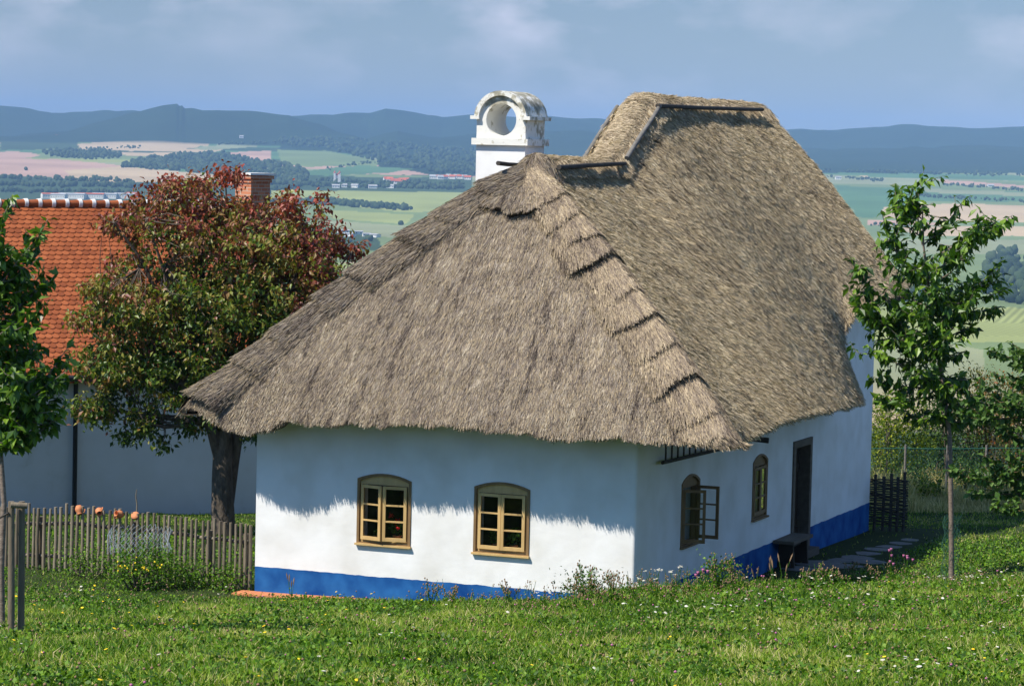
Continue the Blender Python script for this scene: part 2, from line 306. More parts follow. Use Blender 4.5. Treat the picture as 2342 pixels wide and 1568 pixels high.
def g_near(X, D):
    X = np.clip(np.asarray(X, float), TX[0], TX[-1]-1e-6); D = np.clip(np.asarray(D, float), 0, TD[-1]-1e-6)
    i = np.searchsorted(TX, X, side='right')-1; j = np.searchsorted(TD, D, side='right')-1
    fx = _sm((X-TX[i])/(TX[i+1]-TX[i])); fd = (D-TD[j])/(TD[j+1]-TD[j])
    z = (TZ[i, j]*(1-fx)+TZ[i+1, j]*fx)*(1-fd)+(TZ[i, j+1]*(1-fx)+TZ[i+1, j+1]*fx)*fd
    P = np.stack([X, D, 0*X], -1).reshape(-1, 3)
    am = np.where(D > 47, 0.02, 0.05)
    return z+(vnoise(P, 0.7, 3)*am.ravel()).reshape(z.shape)
FD = np.array([120, 200, 350, 500, 800, 1300, 2000, 3000, 4500, 5700, 7200, 8500.])
FZ = np.array([-10, -28, -60, -80, -95, -100, -106, -110, -108, -76, -38, -10.])
far_sky = np.array([(-900, 262), (-300, 240), (0, 248), (60, 253), (110, 260), (280, 256), (400, 262), (560, 264), (650, 268), (700, 262), (835, 262), (870, 253), (920, 263), (1000, 273), (1060, 264), (1290, 268), (1380, 275), (1600, 290), (1760, 303), (1820, 298), (1900, 301), (1985, 295), (2080, 290), (2200, 297), (2342, 293), (2700, 285), (3300, 300)], float)
near_sky = np.array([(-900, 300), (0, 318), (150, 306), (200, 290), (280, 266), (330, 254), (352, 249), (362, 247), (397, 246), (400, 253), (406, 250), (412, 258), (430, 256), (560, 262), (650, 268), (700, 284), (760, 303), (830, 318), (900, 300), (1000, 315), (1290, 300), (1700, 330), (1800, 345), (2342, 340), (3300, 330)], float)
def hz(px): return 338.5+0.0232*(px-1181)
def g_far(px, D):
    zf = 7.7+(hz(px)-np.interp(px, far_sky[:, 0], far_sky[:, 1]))/FPX*11500
    zn = 7.7+(hz(px)-np.interp(px, near_sky[:, 0], near_sky[:, 1]))/FPX*9600
    z0 = np.interp(D, FD, FZ)
    t = np.clip((D-8500)/1100, 0, 1); z = z0*(1-_sm(t))+zn*_sm(t)
    t2 = np.clip((D-9700)/700, 0, 1); low = np.minimum(zn-22, zf-30); z = np.where(D > 9600, zn*(1-_sm(t2))+low*_sm(t2), z)
    t3 = np.clip((D-10400)/1100, 0, 1); z = np.where(D > 10400, low*(1-_sm(t3))+zf*_sm(t3), z)
    t4 = np.clip((D-11500)/2500, 0, 1); z = np.where(D > 11500, zf*(1-t4)+(zf-90)*t4, z)
    return z
def ground_z(X, D):
    X, D = np.broadcast_arrays(np.asarray(X, float), np.asarray(D, float))
    px = 1171+FPX*X/np.maximum(D, 1)
    return np.where(D < 120, g_near(X, D), g_far(px, D)+0.0)
def gz(x, y):
    X, D = XD(x, y); return float(ground_z(np.array([X]), np.array([D]))[0])
def ground_at(px, py):
    """the point of the real ground seen in that direction"""
    d = ray(px, py); k = d[:2]@F0; Ds = np.concatenate([np.linspace(15, 120, 500), np.geomspace(120, 14000, 1500)])
    P = CAM[None]+d[None]*(Ds/k)[:, None]; X, D = XD(P[:, 0], P[:, 1]); z = ground_z(X, D)
    hit = np.where(P[:, 2] < z)[0]
    i = hit[0] if len(hit) else len(Ds)-1
    return np.array([P[i, 0], P[i, 1], z[i]])
def in_poly(px, py, poly):
    poly = np.array(poly, float); c = np.zeros(px.shape, bool); j = len(poly)-1
    for i in range(len(poly)):
        (xi, yi), (xj, yj) = poly[i], poly[j]
        c ^= ((yi > py) != (yj > py)) & (px < (xj-xi)*(py-yi)/((yj-yi) or 1e-9)+xi); j = i
    return c
TAN = (0.44, 0.33, 0.20); PINK = (0.42, 0.27, 0.20); LG = (0.16, 0.21, 0.085); TG = (0.085, 0.165, 0.075); YG = (0.26, 0.29, 0.10); OLV = (0.24, 0.26, 0.14); WOOD = (0.018, 0.035, 0.016); MID = (0.045, 0.075, 0.035)
FIELDS = [
 (MID, [(-900, 400), (1080, 400), (1080, 470), (-900, 470)]),
 (WOOD, [(-900, 322), (0, 318), (180, 318), (400, 312), (700, 312), (760, 318), (900, 330), (1100, 350), (1300, 380), (1700, 370), (1850, 395), (3400, 400), (3400, 250), (-900, 250)]),
 (WOOD, [(650, 318), (1300, 318), (1300, 400), (1000, 405), (950, 392), (866, 384), (862, 362), (745, 344), (640, 340)]),
 (MID, [(0, 322), (180, 326), (180, 340), (0, 344)]),
 (TAN, [(180, 330), (240, 324), (400, 318), (540, 315), (660, 319), (640, 326), (520, 325), (440, 339), (300, 346), (180, 340)]),
 (OLV, [(440, 339), (520, 330), (640, 330), (560, 338), (470, 345)]),
 (PINK, [(-400, 344), (60, 347), (95, 356), (60, 362), (-400, 368)]),
 (TAN, [(230, 349), (430, 348), (380, 358), (300, 357)]),
 (PINK, [(-400, 366), (0, 362), (130, 364), (280, 378), (272, 398), (150, 408), (0, 400), (-400, 400)]),
 (TAN, [(150, 390), (280, 380), (420, 393), (520, 402), (560, 410), (480, 416), (300, 418), (170, 412)]),
 (PINK, [(500, 349), (622, 345), (620, 371), (560, 362)]),
 (LG, [(636, 343), (745, 345), (860, 365), (862, 380), (740, 380), (700, 382), (642, 372)]),
 (TG, [(700, 390), (830, 378), (945, 387), (900, 394), (745, 403)]),
 (LG, [(760, 402), (860, 398), (1000, 404), (900, 408)]),
 (MID, [(0, 416), (620, 416), (620, 470), (0, 470)]),
 (YG, [(600, 434), (1060, 440), (1060, 480), (940, 472), (700, 455), (600, 452)]),
 (LG, [(600, 470), (720, 462), (945, 488), (1000, 480), (1000, 600), (600, 600)]),
 (YG, [(740, 480), (945, 490), (930, 512), (760, 500)]),
 (OLV, [(740, 503), (930, 516), (900, 545), (760, 520)]),
 (MID, [(740, 520), (860, 535), (880, 575), (740, 575)]),
 (LG, [(1850, 396), (1965, 402), (2000, 410), (3400, 425), (3400, 900), (1850, 900)]),
 (OLV, [(1880, 398), (1960, 404), (2120, 412), (2100, 424), (1900, 420)]),
 (TG, [(1895, 424), (2100, 432), (3400, 462), (3400, 472), (2100, 460), (1990, 500), (1930, 490)]),
 (PINK, [(2145, 411), (2230, 415), (2342, 424), (3400, 440), (3400, 446), (2342, 430), (2230, 424), (2160, 420)]),
 (OLV, [(2110, 430), (2342, 440), (3400, 450), (3400, 460), (2342, 449), (2120, 440)]),
 (TAN, [(2020, 474), (2180, 465), (2342, 470), (3400, 480), (3400, 520), (2342, 508), (2150, 504), (2020, 500)]),
 (PINK, [(1985, 503), (2150, 508), (2150, 516), (1985, 514)]),
 (TAN, [(2050, 520), (2342, 517), (3400, 520), (3400, 545), (2342, 540), (2100, 540)]),
 (OLV, [(2000, 545), (3400, 560), (3400, 590), (2000, 580)]),
 (YG, [(2000, 700), (3400, 715), (3400, 790), (2000, 780)]),
 (OLV, [(1990, 775), (2130, 778), (2250, 800), (2250, 900), (1990, 900)])]
def build_ground():
    Dn = np.concatenate([np.arange(3, 20, 1.0), np.arange(20, 62, 0.33), np.arange(62, 120, 1.5), np.geomspace(120, 1200, 50)[:-1]])
    yy = np.arange(0.078, 0.0050, -0.00031)   # slope of sight, one row per pixel or so
    Dm = np.interp(-yy, -(7.7-FZ[3:])/FD[3:], FD[3:]); Dm = Dm[Dm > 1210]
    Dall = np.concatenate([Dn, Dm, np.linspace(Dm[-1]+60, 15500, 90)])
    ang = np.concatenate([np.linspace(-0.62, -0.19, 30)[:-1], np.linspace(-0.19, 0.19, 700), np.linspace(0.19, 0.62, 30)[1:]])
    A, D = np.meshgrid(ang, Dall, indexing='xy'); X = A*D; Z = ground_z(X, D)
    hp = np.stack([X, D, 0*X], -1).reshape(-1, 3)
    far = (D > 8300); Z = Z+np.where(far, (np.abs(vnoise(hp, 1/110., 5))*11+vnoise(hp, 1/380., 9)*8).reshape(D.shape)*np.clip((D-8300)/800, 0, 1), 0)
    x, y = W2(X, D); P = np.stack([x, y, Z], -1)
    pv = P.reshape(-1, 3); pxx, pyy = project(pv); Dv = D.ravel()
    col = np.tile(np.array([0.035, 0.05, 0.018]), (len(pv), 1)); col[Dv > 200] = (0.05, 0.085, 0.04)
    qx = pv[:, 0]*0.93+pv[:, 1]*0.37+40*vnoise(pv*np.array([1, 1, 0]), 1/900., 2); qy = -pv[:, 0]*0.37+pv[:, 1]*0.93
    ci = np.floor(qx/420).astype(int); cj = np.floor(qy/210+0.37*(ci % 3)).astype(int); hsh = _hash(ci, cj, cj*0+7)
    pal = np.array([LG, TG, OLV, YG, TAN, LG, MID, OLV, TG, PINK]); k_ = (Dv > 600); col[k_] = pal[np.minimum((hsh[k_]*len(pal)).astype(int), len(pal)-1)]
    jit = fbm(np.stack([pxx, pyy*3, 0*pxx], -1), 1/26., 2, 4)*2.2
    for c, poly in FIELDS:
        k = (Dv > 400) & in_poly(pxx+jit*2, pyy+jit*0.6, poly); col[k] = c
    col[Dv > 8600] = WOOD
    # rows of the vineyard, running away from us, and strips in the stubble
    vy = (Dv > 600) & in_poly(pxx, pyy, [(2190, 700), (3400, 712), (3400, 772), (2190, 768)])
    row = 0.5+0.5*np.sin(pv[:, 0]*0.9+pv[:, 1]*0.5); col[vy] *= (0.72+0.5*row[vy])[:, None]
    fn = fbm(pv*np.array([1, 1, 0]), 1/160., 3, 8); col *= (1+0.22*fn*(Dv > 400))[:, None]
    me = M(); me.grid(P, smooth=True); o = me.build('ground', [ground_material()])
    at = o.data.attributes.new('land', 'FLOAT_COLOR', 'POINT'); at.data.foreach_set('color', np.concatenate([np.clip(col, 0, 1), np.ones((len(col), 1))], 1).astype(np.float32).ravel())
    tag(o, kind='structure'); return o
def ground_material():
    m = bpy.data.materials.new('land'); m.use_nodes = True; t = m.node_tree; b = t.nodes['Principled BSDF']; n = t.nodes.new; l = t.links.new
    b.inputs['Roughness'].default_value = 1.0; b.inputs['Specular IOR Level'].default_value = 0.05
    a = n('ShaderNodeAttribute'); a.attribute_name = 'land'; g = n('ShaderNodeNewGeometry')
    x = n('ShaderNodeTexNoise'); x.inputs['Scale'].default_value = 3; x.inputs['Detail'].default_value = 8; l(g.outputs['Position'], x.inputs['Vector'])
    r = n('ShaderNodeMapRange'); r.inputs[3].default_value = 0.6; r.inputs[4].default_value = 1.4; l(x.outputs[0], r.inputs[0])
    c = n('ShaderNodeMix'); c.data_type = 'RGBA'; c.blend_type = 'MULTIPLY'; c.inputs[0].default_value = 1; l(a.outputs[0], c.inputs[6]); l(r.outputs[0], c.inputs[7]); l(c.outputs[2], b.inputs['Base Color'])
    return m
build_ground()
#PART2
# ================================================================ COTTAGE
WX, WY, XC = 6.845, 14.616, -3.42
cottage = empty('cottage', (0, 0, 0), 'whitewashed cottage with blue base band and grey thatched roof', 'cottage')
def sheet(bm_loops, plane, name, mt, parent):
    """flat wall with holes; loops of (u, v); plane(u, v) -> xyz"""
    bm = bmesh.new(); es = []
    for lp in bm_loops:
        vs = [bm.verts.new(plane(*p)) for p in lp]
        for i in range(len(vs)): es.append(bm.edges.new((vs[i], vs[(i+1) % len(vs)])))
    bmesh.ops.triangle_fill(bm, edges=es, use_beauty=True, use_dissolve=False)
    return bm
def arch_loop(u0, u1, z0, z1, rise, n=10):
    c = (u0+u1)/2; h = (u1-u0)/2; pts = [(u0, z0), (u1, z0)]
    if rise <= 0: return pts+[(u1, z1), (u0, z1)]
    R = (h*h+rise*rise)/(2*rise); cz = z1+rise-R; a = math.asin(h/R)
    return pts+[(c+R*math.sin(t), cz+R*math.cos(t)) for t in np.linspace(a, -a, n)]
FWIN = [(-4.948, -3.959, 1.017, 2.131, 0.10), (-2.827, -1.837, 1.017, 2.131, 0.10)]
SWIN = [(2.272, 3.224, 1.02, 2.12, 0.13), (6.306, 7.204, 1.03, 2.10, 0.13)]
DOOR = (8.848, 10.104, 0.0, 2.267, 0)
wm = M(); RC = 0.05
def add_bm(bm, orient):
    bm.normal_update(); bm.verts.index_update()
    V = [v.co[:] for v in bm.verts]; Fc = []
    for f in bm.faces:
        ids = [v.index for v in f.verts]
        if f.normal.dot(Vector(orient)) < 0: ids = ids[::-1]
        Fc.append(ids)
    wm.add(V, Fc, None, 0); bm.free()
fl = [[(-WX, -0.6), (-RC, -0.6), (-RC, 3.4), (-WX, 3.4)]]+[arch_loop(*q) for q in FWIN]
add_bm(sheet(fl, lambda u, v: (u, 0.0, v), 0, 0, 0), (0, -1, 0))
sl = [[(RC, -0.6), (WY, -0.6), (WY, 4.78), (12.45, 4.7), (12.15, 4.3), (11.9, 3.85), (11.75, 3.5), (RC, 3.5)]]+[arch_loop(*q) for q in SWIN]+[arch_loop(*DOOR)]
add_bm(sheet(sl, lambda u, v: (0.0, u, v), 0, 0, 0), (1, 0, 0))
th = np.linspace(0, math.pi/2, 7); zz = np.linspace(-0.6, 3.4, 9)
wm.grid(np.array([[(-RC+RC*math.sin(t), RC-RC*math.cos(t), z) for z in zz] for t in th]), None, 0, True, flip=True)
wm.add([(-WX, 0, -0.6), (-WX, 0, 3.4), (-WX, WY, 3.4), (-WX, WY, -0.6)], [(0, 1, 2, 3)])
wm.add([(-WX, WY, -0.6), (0, WY, -0.6), (0, WY, 4.85), (-WX, WY, 3.4), (XC, WY, 8.2)], [(0, 3, 2, 1)]); wm.add([(-WX, WY, 3.4), (XC, WY, 8.2), (0, WY, 4.85)], [(0, 1, 2)])
wm.build('wall', MT['wall'], cottage)
# reveals
def reveal(loop, plane3, d):
    rv = M(); P = np.array([[plane3(u, v, k) for u, v in loop] for k in (0, -d)]); rv.grid(P, None, 0, False, closed=True); rv.build('reveal', MT['white'], cottage)
for q in FWIN: reveal(arch_loop(*q), lambda u, v, k: (u, -k, v), 0.42)
for q in SWIN+[DOOR]: reveal(arch_loop(*q), lambda u, v, k: (k, u, v), 0.42)
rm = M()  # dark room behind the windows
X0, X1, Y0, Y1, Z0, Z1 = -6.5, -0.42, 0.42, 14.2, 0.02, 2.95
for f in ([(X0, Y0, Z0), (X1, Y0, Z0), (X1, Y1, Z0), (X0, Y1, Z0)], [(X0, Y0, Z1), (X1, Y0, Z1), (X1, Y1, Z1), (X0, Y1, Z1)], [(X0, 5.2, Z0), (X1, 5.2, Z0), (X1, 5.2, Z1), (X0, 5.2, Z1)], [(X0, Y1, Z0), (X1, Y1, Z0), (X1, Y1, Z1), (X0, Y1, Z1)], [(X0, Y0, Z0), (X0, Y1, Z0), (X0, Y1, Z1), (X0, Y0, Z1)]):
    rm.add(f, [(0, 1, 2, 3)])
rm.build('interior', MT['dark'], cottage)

def sash(parent, O, d, nrm, w, h, label=None, mt='frame_wood', bars=2):
    """one casement leaf with three panes, hinged at O, running along d"""
    O = np.array(O, float); d = np.array(d, float); nrm = np.array(nrm, float); z = np.array([0, 0, 1.0]); s = M(); b = 0.05; t = 0.04
    def bar(u0, u1, z0, z1, tt=t): s.box(O+d*(u0+u1)/2+z*(z0+z1)/2, (u1-u0, z1-z0, tt), u=d, v=z)
    bar(0, b, 0, h); bar(w-b, w, 0, h); bar(b, w-b, 0, b*1.2, t*0.96); bar(b, w-b, h-b, h, t*0.96)
    for k in range(1, bars+1):
        zc = b*1.2+(h-2.2*b)*k/(bars+1); bar(b, w-b, zc-0.013, zc+0.013, t*0.9)
    o = s.build('sash', MT[mt], parent)
    if label: o['label'] = label
    for k in range(bars+1):
        p = M(); z0 = b*1.2+(h-2.2*b)*k/(bars+1)+0.013; z1 = b*1.2+(h-2.2*b)*(k+1)/(bars+1)-0.013
        c = O+d*w/2+z*(z0+z1)/2; p.add([c-d*(w/2-b)-z*(z1-z0)/2, c+d*(w/2-b)-z*(z1-z0)/2, c+d*(w/2-b)+z*(z1-z0)/2, c-d*(w/2-b)+z*(z1-z0)/2], [(0, 1, 2, 3)])
        p.build('pane', MT['glass'], parent)
def ring(s, lo, li, P3, k0, k1, m=0):
    a = [P3(u, v, k0) for u, v in lo]; b = [P3(u, v, k0) for u, v in li]; c = [P3(u, v, k1) for u, v in li]; d = [P3(u, v, k1) for u, v in lo]
    s.grid(np.array([d, a, b, c, ]), None, m, False, closed=True)
def rot(v, a): return np.array([v[0]*math.cos(a)-v[1]*math.sin(a), v[0]*math.sin(a)+v[1]*math.cos(a), 0.0])
def window(q, side, aL, aR, label=None, mtb='border_wood', mtf='frame_wood'):
    u0, u1, z0, z1, rise = q
    if side == 'front': P3 = lambda u, v, k: (u, -k, v); U = np.array([1.0, 0, 0]); Nn = np.array([0, -1.0, 0])
    else: P3 = lambda u, v, k: (k, u, v); U = np.array([0, 1.0, 0]); Nn = np.array([1.0, 0, 0])
    s = M(); e = 0.002; lo = arch_loop(u0+e, u1-e, z0+e, z1-e, rise, 12)
    b = 0.045; li = arch_loop(u0+b, u1-b, z0+b, z1-b*0.8, rise-0.004, 12)
    ring(s, lo, li, P3, 0.018, -0.14)
    win = s.build('window', MT[mtb], cottage)
    if label: win['label'] = label
    s = M(); l2 = arch_loop(u0+b+e, u1-b-e, z0+b+e, z1-b*0.8-e, rise-0.006, 12); c = b+0.035; l3 = arch_loop(u0+c, u1-c, z0+c+0.01, z1-c*1.2, 0, 12)
    n2 = len(l2); l3b = [l3[0], l3[1]]+[(l3[2][0]+(l3[3][0]-l3[2][0])*t, l3[2][1]) for t in np.linspace(0, 1, n2-2)]
    ring(s, l2, l3b, P3, -0.025, -0.10); s.build('frame', MT[mtf], win)
    s = M(); cc = np.array(P3((u0+u1)/2, z0+0.012, 0.028)); s.box(cc, (u1-u0+0.03, 0.066, 0.032), u=U, v=-Nn if side == 'front' else -Nn); s.build('sill', MT[mtf], win)
    wl = (u1-u0-2*c)/2-0.004; h = (z1-c*1.2)-(z0+c+0.01)-0.008; zb = z0+c+0.014
    sg = 1.0 if side == 'front' else 1.0
    hl = np.array(P3(u0+c+0.002, zb, 0.0)); hr = np.array(P3(u1-c-0.002, zb, 0.0))
    dirL = U*math.cos(aL)+Nn*math.sin(aL); dirR = -U*math.cos(aR)+Nn*math.sin(aR)
    sash(win, hl, dirL, np.cross(dirL, (0, 0, 1)), wl, h, mt=mtf); sash(win, hr, dirR, np.cross(dirR, (0, 0, 1)), wl, h, mt=mtf)
    return win
window(FWIN[0], 'front', math.radians(13), math.radians(10), 'arched window with both casements slightly ajar')
window(FWIN[1], 'front', math.radians(4), math.radians(5), 'closed arched window with green pot plants')
window(SWIN[0], 'side', math.radians(68), math.radians(88), 'arched side window with both casements swung wide open', mtf='border_wood')
window(SWIN[1], 'side', math.radians(1), math.radians(1), 'closed arched side window', mtf='border_wood')
# doorway
s = M(); lo = arch_loop(8.85, 10.102, 0.0, 2.265, 0); li = arch_loop(8.99, 9.965, -0.02, 2.13, 0)
P3 = lambda u, v, k: (k, u, v)
ring(s, lo, li, P3, 0.03, -0.2); df = s.build('door_frame', MT['old_wood'], cottage); df['label'] = 'grey weathered door frame'
s = M()
for k in range(7):
    y0 = 8.985+k*0.14; s.box((-0.22, y0+0.07, 1.08), (0.04, 0.134, 2.1))
for z in (0.45, 1.7): s.box((-0.19, 9.475, z), (0.03, 0.96, 0.12))
dr = s.build('door', MT['door_wood'], cottage)
s = M(); s.tube([(-0.17, 9.1, 1.05), (-0.11, 9.1, 1.05), (-0.11, 9.2, 1.05)], 0.012, 6); s.build('handle', MT['dark_pole'], dr)
s = M(); s.box((0.04, 9.475, 0.06), (0.34, 1.35, 0.14)); s.build('doorstep', MT['old_wood'], cottage)

# ---- roof surfaces
CL = np.array([-7.80, -0.78, 3.36]); CR = np.array([1.88, -0.9, 3.24]); AP = np.array([XC, 3.7, 7.45])
def hipL(t):
    t = np.asarray(t, float); P = CL+(AP-CL)*t[..., None]; P[..., 2] += np.interp(t, [0, .1, .25, .4, .6, .85, 1], [0, 0, .08, .16, .23, .2, .03]); return P
def hipR(t):
    t = np.asarray(t, float); P = CR+(AP-CR)*t[..., None]; P[..., 2] += np.interp(t, [0, .1, .3, .5, .8, 1], [0, .12, .24, .28, .22, .03]); return P
FEX = [-7.93, -7.5, -7.15, -6.74, -6.13, -5.89, -5.49, -4.06, -3.1, -1.6, .25, 1.19, 1.6, 1.88]
FEZ = np.array([3.28, 3.17, 3.0, 2.93, 2.96, 3.10, 3.14, 3.20, 3.20, 3.155, 3.17, 3.25, 3.26, 3.24])
def normals(P):
    du = np.gradient(P, axis=0); dv = np.gradient(P, axis=1); n = np.cross(du, dv); n /= np.linalg.norm(n, axis=2)[..., None]+1e-9
    n[n[..., 2] < 0] *= -1; return n
def rough_up(P, amp=0.035, seed=0, fade=True):
    n = normals(P); d = fbm(P.reshape(-1, 3), 1.6, 3, seed).reshape(P.shape[:2])*amp+fbm(P.reshape(-1, 3), 6, 2, seed+7).reshape(P.shape[:2])*amp*0.45
    return P+n*d[..., None]
nu, nv = 170, 90
u = np.linspace(0, 1, nu)[:, None]; v = np.linspace(0, 1, nv)[None]
HL, HR = hipL(v[0]), hipR(v[0]); PF = HL[None]*(1-u[..., None])+HR[None]*u[..., None]
lin = CL[2]*(1-u)+CR[2]*u; lin = lin+(AP[2]-lin)*v
bl = (PF[..., 2]-lin); PF[..., 2] = lin+bl*(0.12+0.88*np.abs(2*u-1)**1.5)
PF[..., 2] += (np.interp(PF[..., 0], FEX, FEZ)-(CL[2]*(1-u)+CR[2]*u))*np.exp(-v*14)
PF[..., 2] += (0.06*vnoise(np.stack([PF[..., 0].ravel()*2.4, 0*PF[..., 0].ravel(), 0*PF[..., 0].ravel()], 1), 1.0, 33)+0.03*vnoise(np.stack([PF[..., 0].ravel()*7, 0*PF[..., 0].ravel(), 0*PF[..., 0].ravel()], 1), 1.0, 34)).reshape(nu, nv)*np.exp(-v*18)
PF = rough_up(PF, 0.035, 1)
# right slope
EC = np.array([(-0.9, 1.88, 3.24), (0, 1.62, 3.14), (2, 1.38, 3.12), (4, 1.2, 3.16), (6, 1.06, 3.12), (8, .93, 3.04), (10, .8, 2.97), (11.2, .70, 2.92), (11.5, .5, 3.18), (11.72, .14, 3.72), (11.95, .08, 4.2), (12.3, .2, 4.6), (13, .28, 4.72), (14.6, .28, 4.84), (16.15, .32, 5.02)])
cum = np.concatenate([[0], np.cumsum(np.linalg.norm(np.diff(EC, axis=0), axis=1))])
ns, ntt = 330, 110
ss = np.linspace(0, cum[-1], ns); E = np.stack([np.interp(ss, cum, EC[:, 1]), np.interp(ss, cum, EC[:, 0]), np.interp(ss, cum, EC[:, 2])], 1)
ZR = ([3.7, 6.8, 7.3, 8.2, 9.0, 9.6, 10.5, 16.9], [7.45, 7.42, 7.48, 8.02, 8.56, 8.70, 8.67, 8.66])
def zr(y): return np.interp(y, *ZR)
topy = np.where(E[:, 1] < 11.2, E[:, 1], 11.2+(E[:, 1]-11.2)*(16.9-11.2)/(16.15-11.2))
tt = (topy-CR[1])/(AP[1]-CR[1]); ro = np.clip((topy-3.7)/0.7, 0, 1); TOP = np.where((topy < AP[1])[:, None], hipR(np.clip(tt, 0, 1)), np.stack([XC+0.30*ro, topy, zr(topy)-0.14*ro], 1))
tv = np.linspace(0, 1, ntt)[None, :, None]
MID = (E+TOP)/2; zm = np.interp(MID[:, 1], [3.7, 6.5, 9, 10.5, 12, 14, 16.5], [5.45, 5.60, 6.02, 6.28, 6.5, 6.66, 6.72])+1.42*(-1.3-MID[:, 0]); kz = np.clip((MID[:, 1]-3.2)/2.5, 0, 1); MID[:, 2] = MID[:, 2]*(1-kz)+zm*kz
kern = np.exp(-0.5*(np.arange(-60, 61)/26.0)**2); kern /= kern.sum(); Ep = np.pad(E, ((60, 60), (0, 0)), mode='edge'); Esm = np.stack([np.convolve(Ep[:, c], kern, 'valid') for c in range(3)], 1)
Mp = np.pad(MID, ((60, 60), (0, 0)), mode='reflect', reflect_type='odd'); MID = np.stack([np.convolve(Mp[:, c], kern, 'valid') for c in range(3)], 1)
wE = np.exp(-tv*9); Eb = E[:, None]*wE+Esm[:, None]*(1-wE)
PR = Eb*(2*(tv-0.5)*(tv-1))+MID[:, None]*(4*tv*(1-tv))+TOP[:, None]*(2*tv*(tv-0.5))

PR = rough_up(PR, 0.03, 3)
EL = np.stack([np.full(ns, -7.9)+0*ss, np.linspace(-0.85, 15.9, ns), np.full(ns, 3.15)], 1)
topl = np.linspace(-0.85, 16.9, ns); tl = (topl-CL[1])/(AP[1]-CL[1])
rol = np.clip((topl-3.7)/0.7, 0, 1); TL = np.where((topl < AP[1])[:, None], hipL(np.clip(tl, 0, 1)), np.stack([XC-0.30*rol, topl, zr(topl)-0.14*rol], 1))
PL = EL[:, None]*(1-tv)+TL[:, None]*tv; PL = rough_up(PL, 0.03, 5)

def strands(mm, P, n, L=(0.09, 0.24), wd=0.008, jit=0.14, lift=0.10, m=1, down=(1, -1), weight=None, rb=(0.0, 1.0), sway=None, off=0.0, mask=None, fall=None):
    """n straws lying on the grid P, pointing along its falling axis"""
    a, b = P.shape[:2]; A = P[:-1, :-1]; B = P[1:, :-1]; C = P[1:, 1:]; Dd = P[:-1, 1:]
    ar = np.linalg.norm(np.cross(C-A, B-Dd), axis=2)
    if mask is not None: ar = ar*mask[:-1, :-1]
    pr = (ar/ar.sum()).ravel(); id_ = rng.choice(pr.size, n, p=pr); i, j = np.divmod(id_, b-1)
    s_, t_ = rng.random(n)[:, None], rng.random(n)[:, None]
    p = A[i, j]*(1-s_)*(1-t_)+B[i, j]*s_*(1-t_)+C[i, j]*s_*t_+Dd[i, j]*(1-s_)*t_
    du = (B[i, j]-A[i, j]); dv = (Dd[i, j]-A[i, j]); nn = np.cross(du, dv); nn /= np.linalg.norm(nn, axis=1)[:, None]+1e-12; nn[nn[:, 2] < 0] *= -1
    d = (dv if down[0] == 1 else du)*down[1]; d /= np.linalg.norm(d, axis=1)[:, None]+1e-12
    if fall is not None: d = d*(1-fall[1])+np.array(fall[0])*fall[1]; d /= np.linalg.norm(d, axis=1)[:, None]
    sd_ = np.cross(nn, d); sd_ /= np.linalg.norm(sd_, axis=1)[:, None]+1e-12
    d = d+sd_*rng.normal(0, jit, (n, 1))
    if sway is not None: d = d+sway(p)
    d = d+nn*(rng.random((n, 1))*lift); d /= np.linalg.norm(d, axis=1)[:, None]
    ln = (L[0]+(L[1]-L[0])*rng.random((n, 1))); ang = rng.normal(0, 0.6, (n, 1))
    wv = (sd_*np.cos(ang)+nn*np.sin(ang)); wv -= d*(wv*d).sum(1)[:, None]; wv *= wd*(0.6+0.8*rng.random((n, 1)))/2
    p0 = p+nn*(off+0.006+0.012*rng.random((n, 1)))-d*ln*0.4; p1 = p0+d*ln
    V = np.stack([p0-wv, p0+wv, p1+wv*0.6, p1-wv*0.6], 1).reshape(-1, 3)
    hd_ = np.array([d[:, 0].mean(), d[:, 1].mean(), 0]); hd_ /= np.linalg.norm(hd_)+1e-9; al = np.stack([p@np.array([-hd_[1], hd_[0], 0])*9, p@hd_*1.6, p[:, 2]*1.6], 1)
    st_ = vnoise(al, 1.0, 91)*0.6+vnoise(al, 2.6, 92)*0.4  # weathering streaks; the darkest also put cleft shade into the straw colour
    r = np.clip(rb[0]+(rb[1]-rb[0])*np.clip(rng.random(n)*0.86+0.07+0.21*st_-0.22*(st_ < -0.45), 0, 1), 0, 1)
    mm.add(V, np.arange(4*n).reshape(-1, 4), r, m); return mm
def fringe(mm, E_, n, outd, L=(0.10, 0.24), wd=0.012, m=1, spread=0.12, back=0.10, rb=(0, 1)):
    seg = np.linalg.norm(np.diff(E_, axis=0), axis=1); c = np.concatenate([[0], np.cumsum(seg)]); q = rng.random(n)*c[-1]
    p = np.stack([np.interp(q, c, E_[:, k]) for k in range(3)], 1); o = np.stack([np.interp(q, c, outd[:, k]) for k in range(3)], 1)
    o /= np.linalg.norm(o, axis=1)[:, None]; dep = rng.random((n, 1))
    p = p-np.stack([o[:, 0], o[:, 1], 0*o[:, 2]], 1)*dep*0.22-o*back*rng.random((n, 1))+np.array([0, 0, -0.0])*dep
    d = o+rng.normal(0, spread, (n, 3)); d /= np.linalg.norm(d, axis=1)[:, None]; ln = L[0]+(L[1]-L[0])*rng.random((n, 1))*(0.6+0.4*(vnoise(p, 3, 4)[:, None]))
    wv = np.cross(d, rng.normal(0, 1, (n, 3))); wv /= np.linalg.norm(wv, axis=1)[:, None]; wv *= wd/2
    p1 = p+d*ln; V = np.stack([p-wv, p+wv, p1+wv*.5, p1-wv*.5], 1).reshape(-1, 3)
    mm.add(V, np.arange(4*n).reshape(-1, 4), np.clip(rb[0]+(rb[1]-rb[0])*rng.random(n), 0, 1), m)
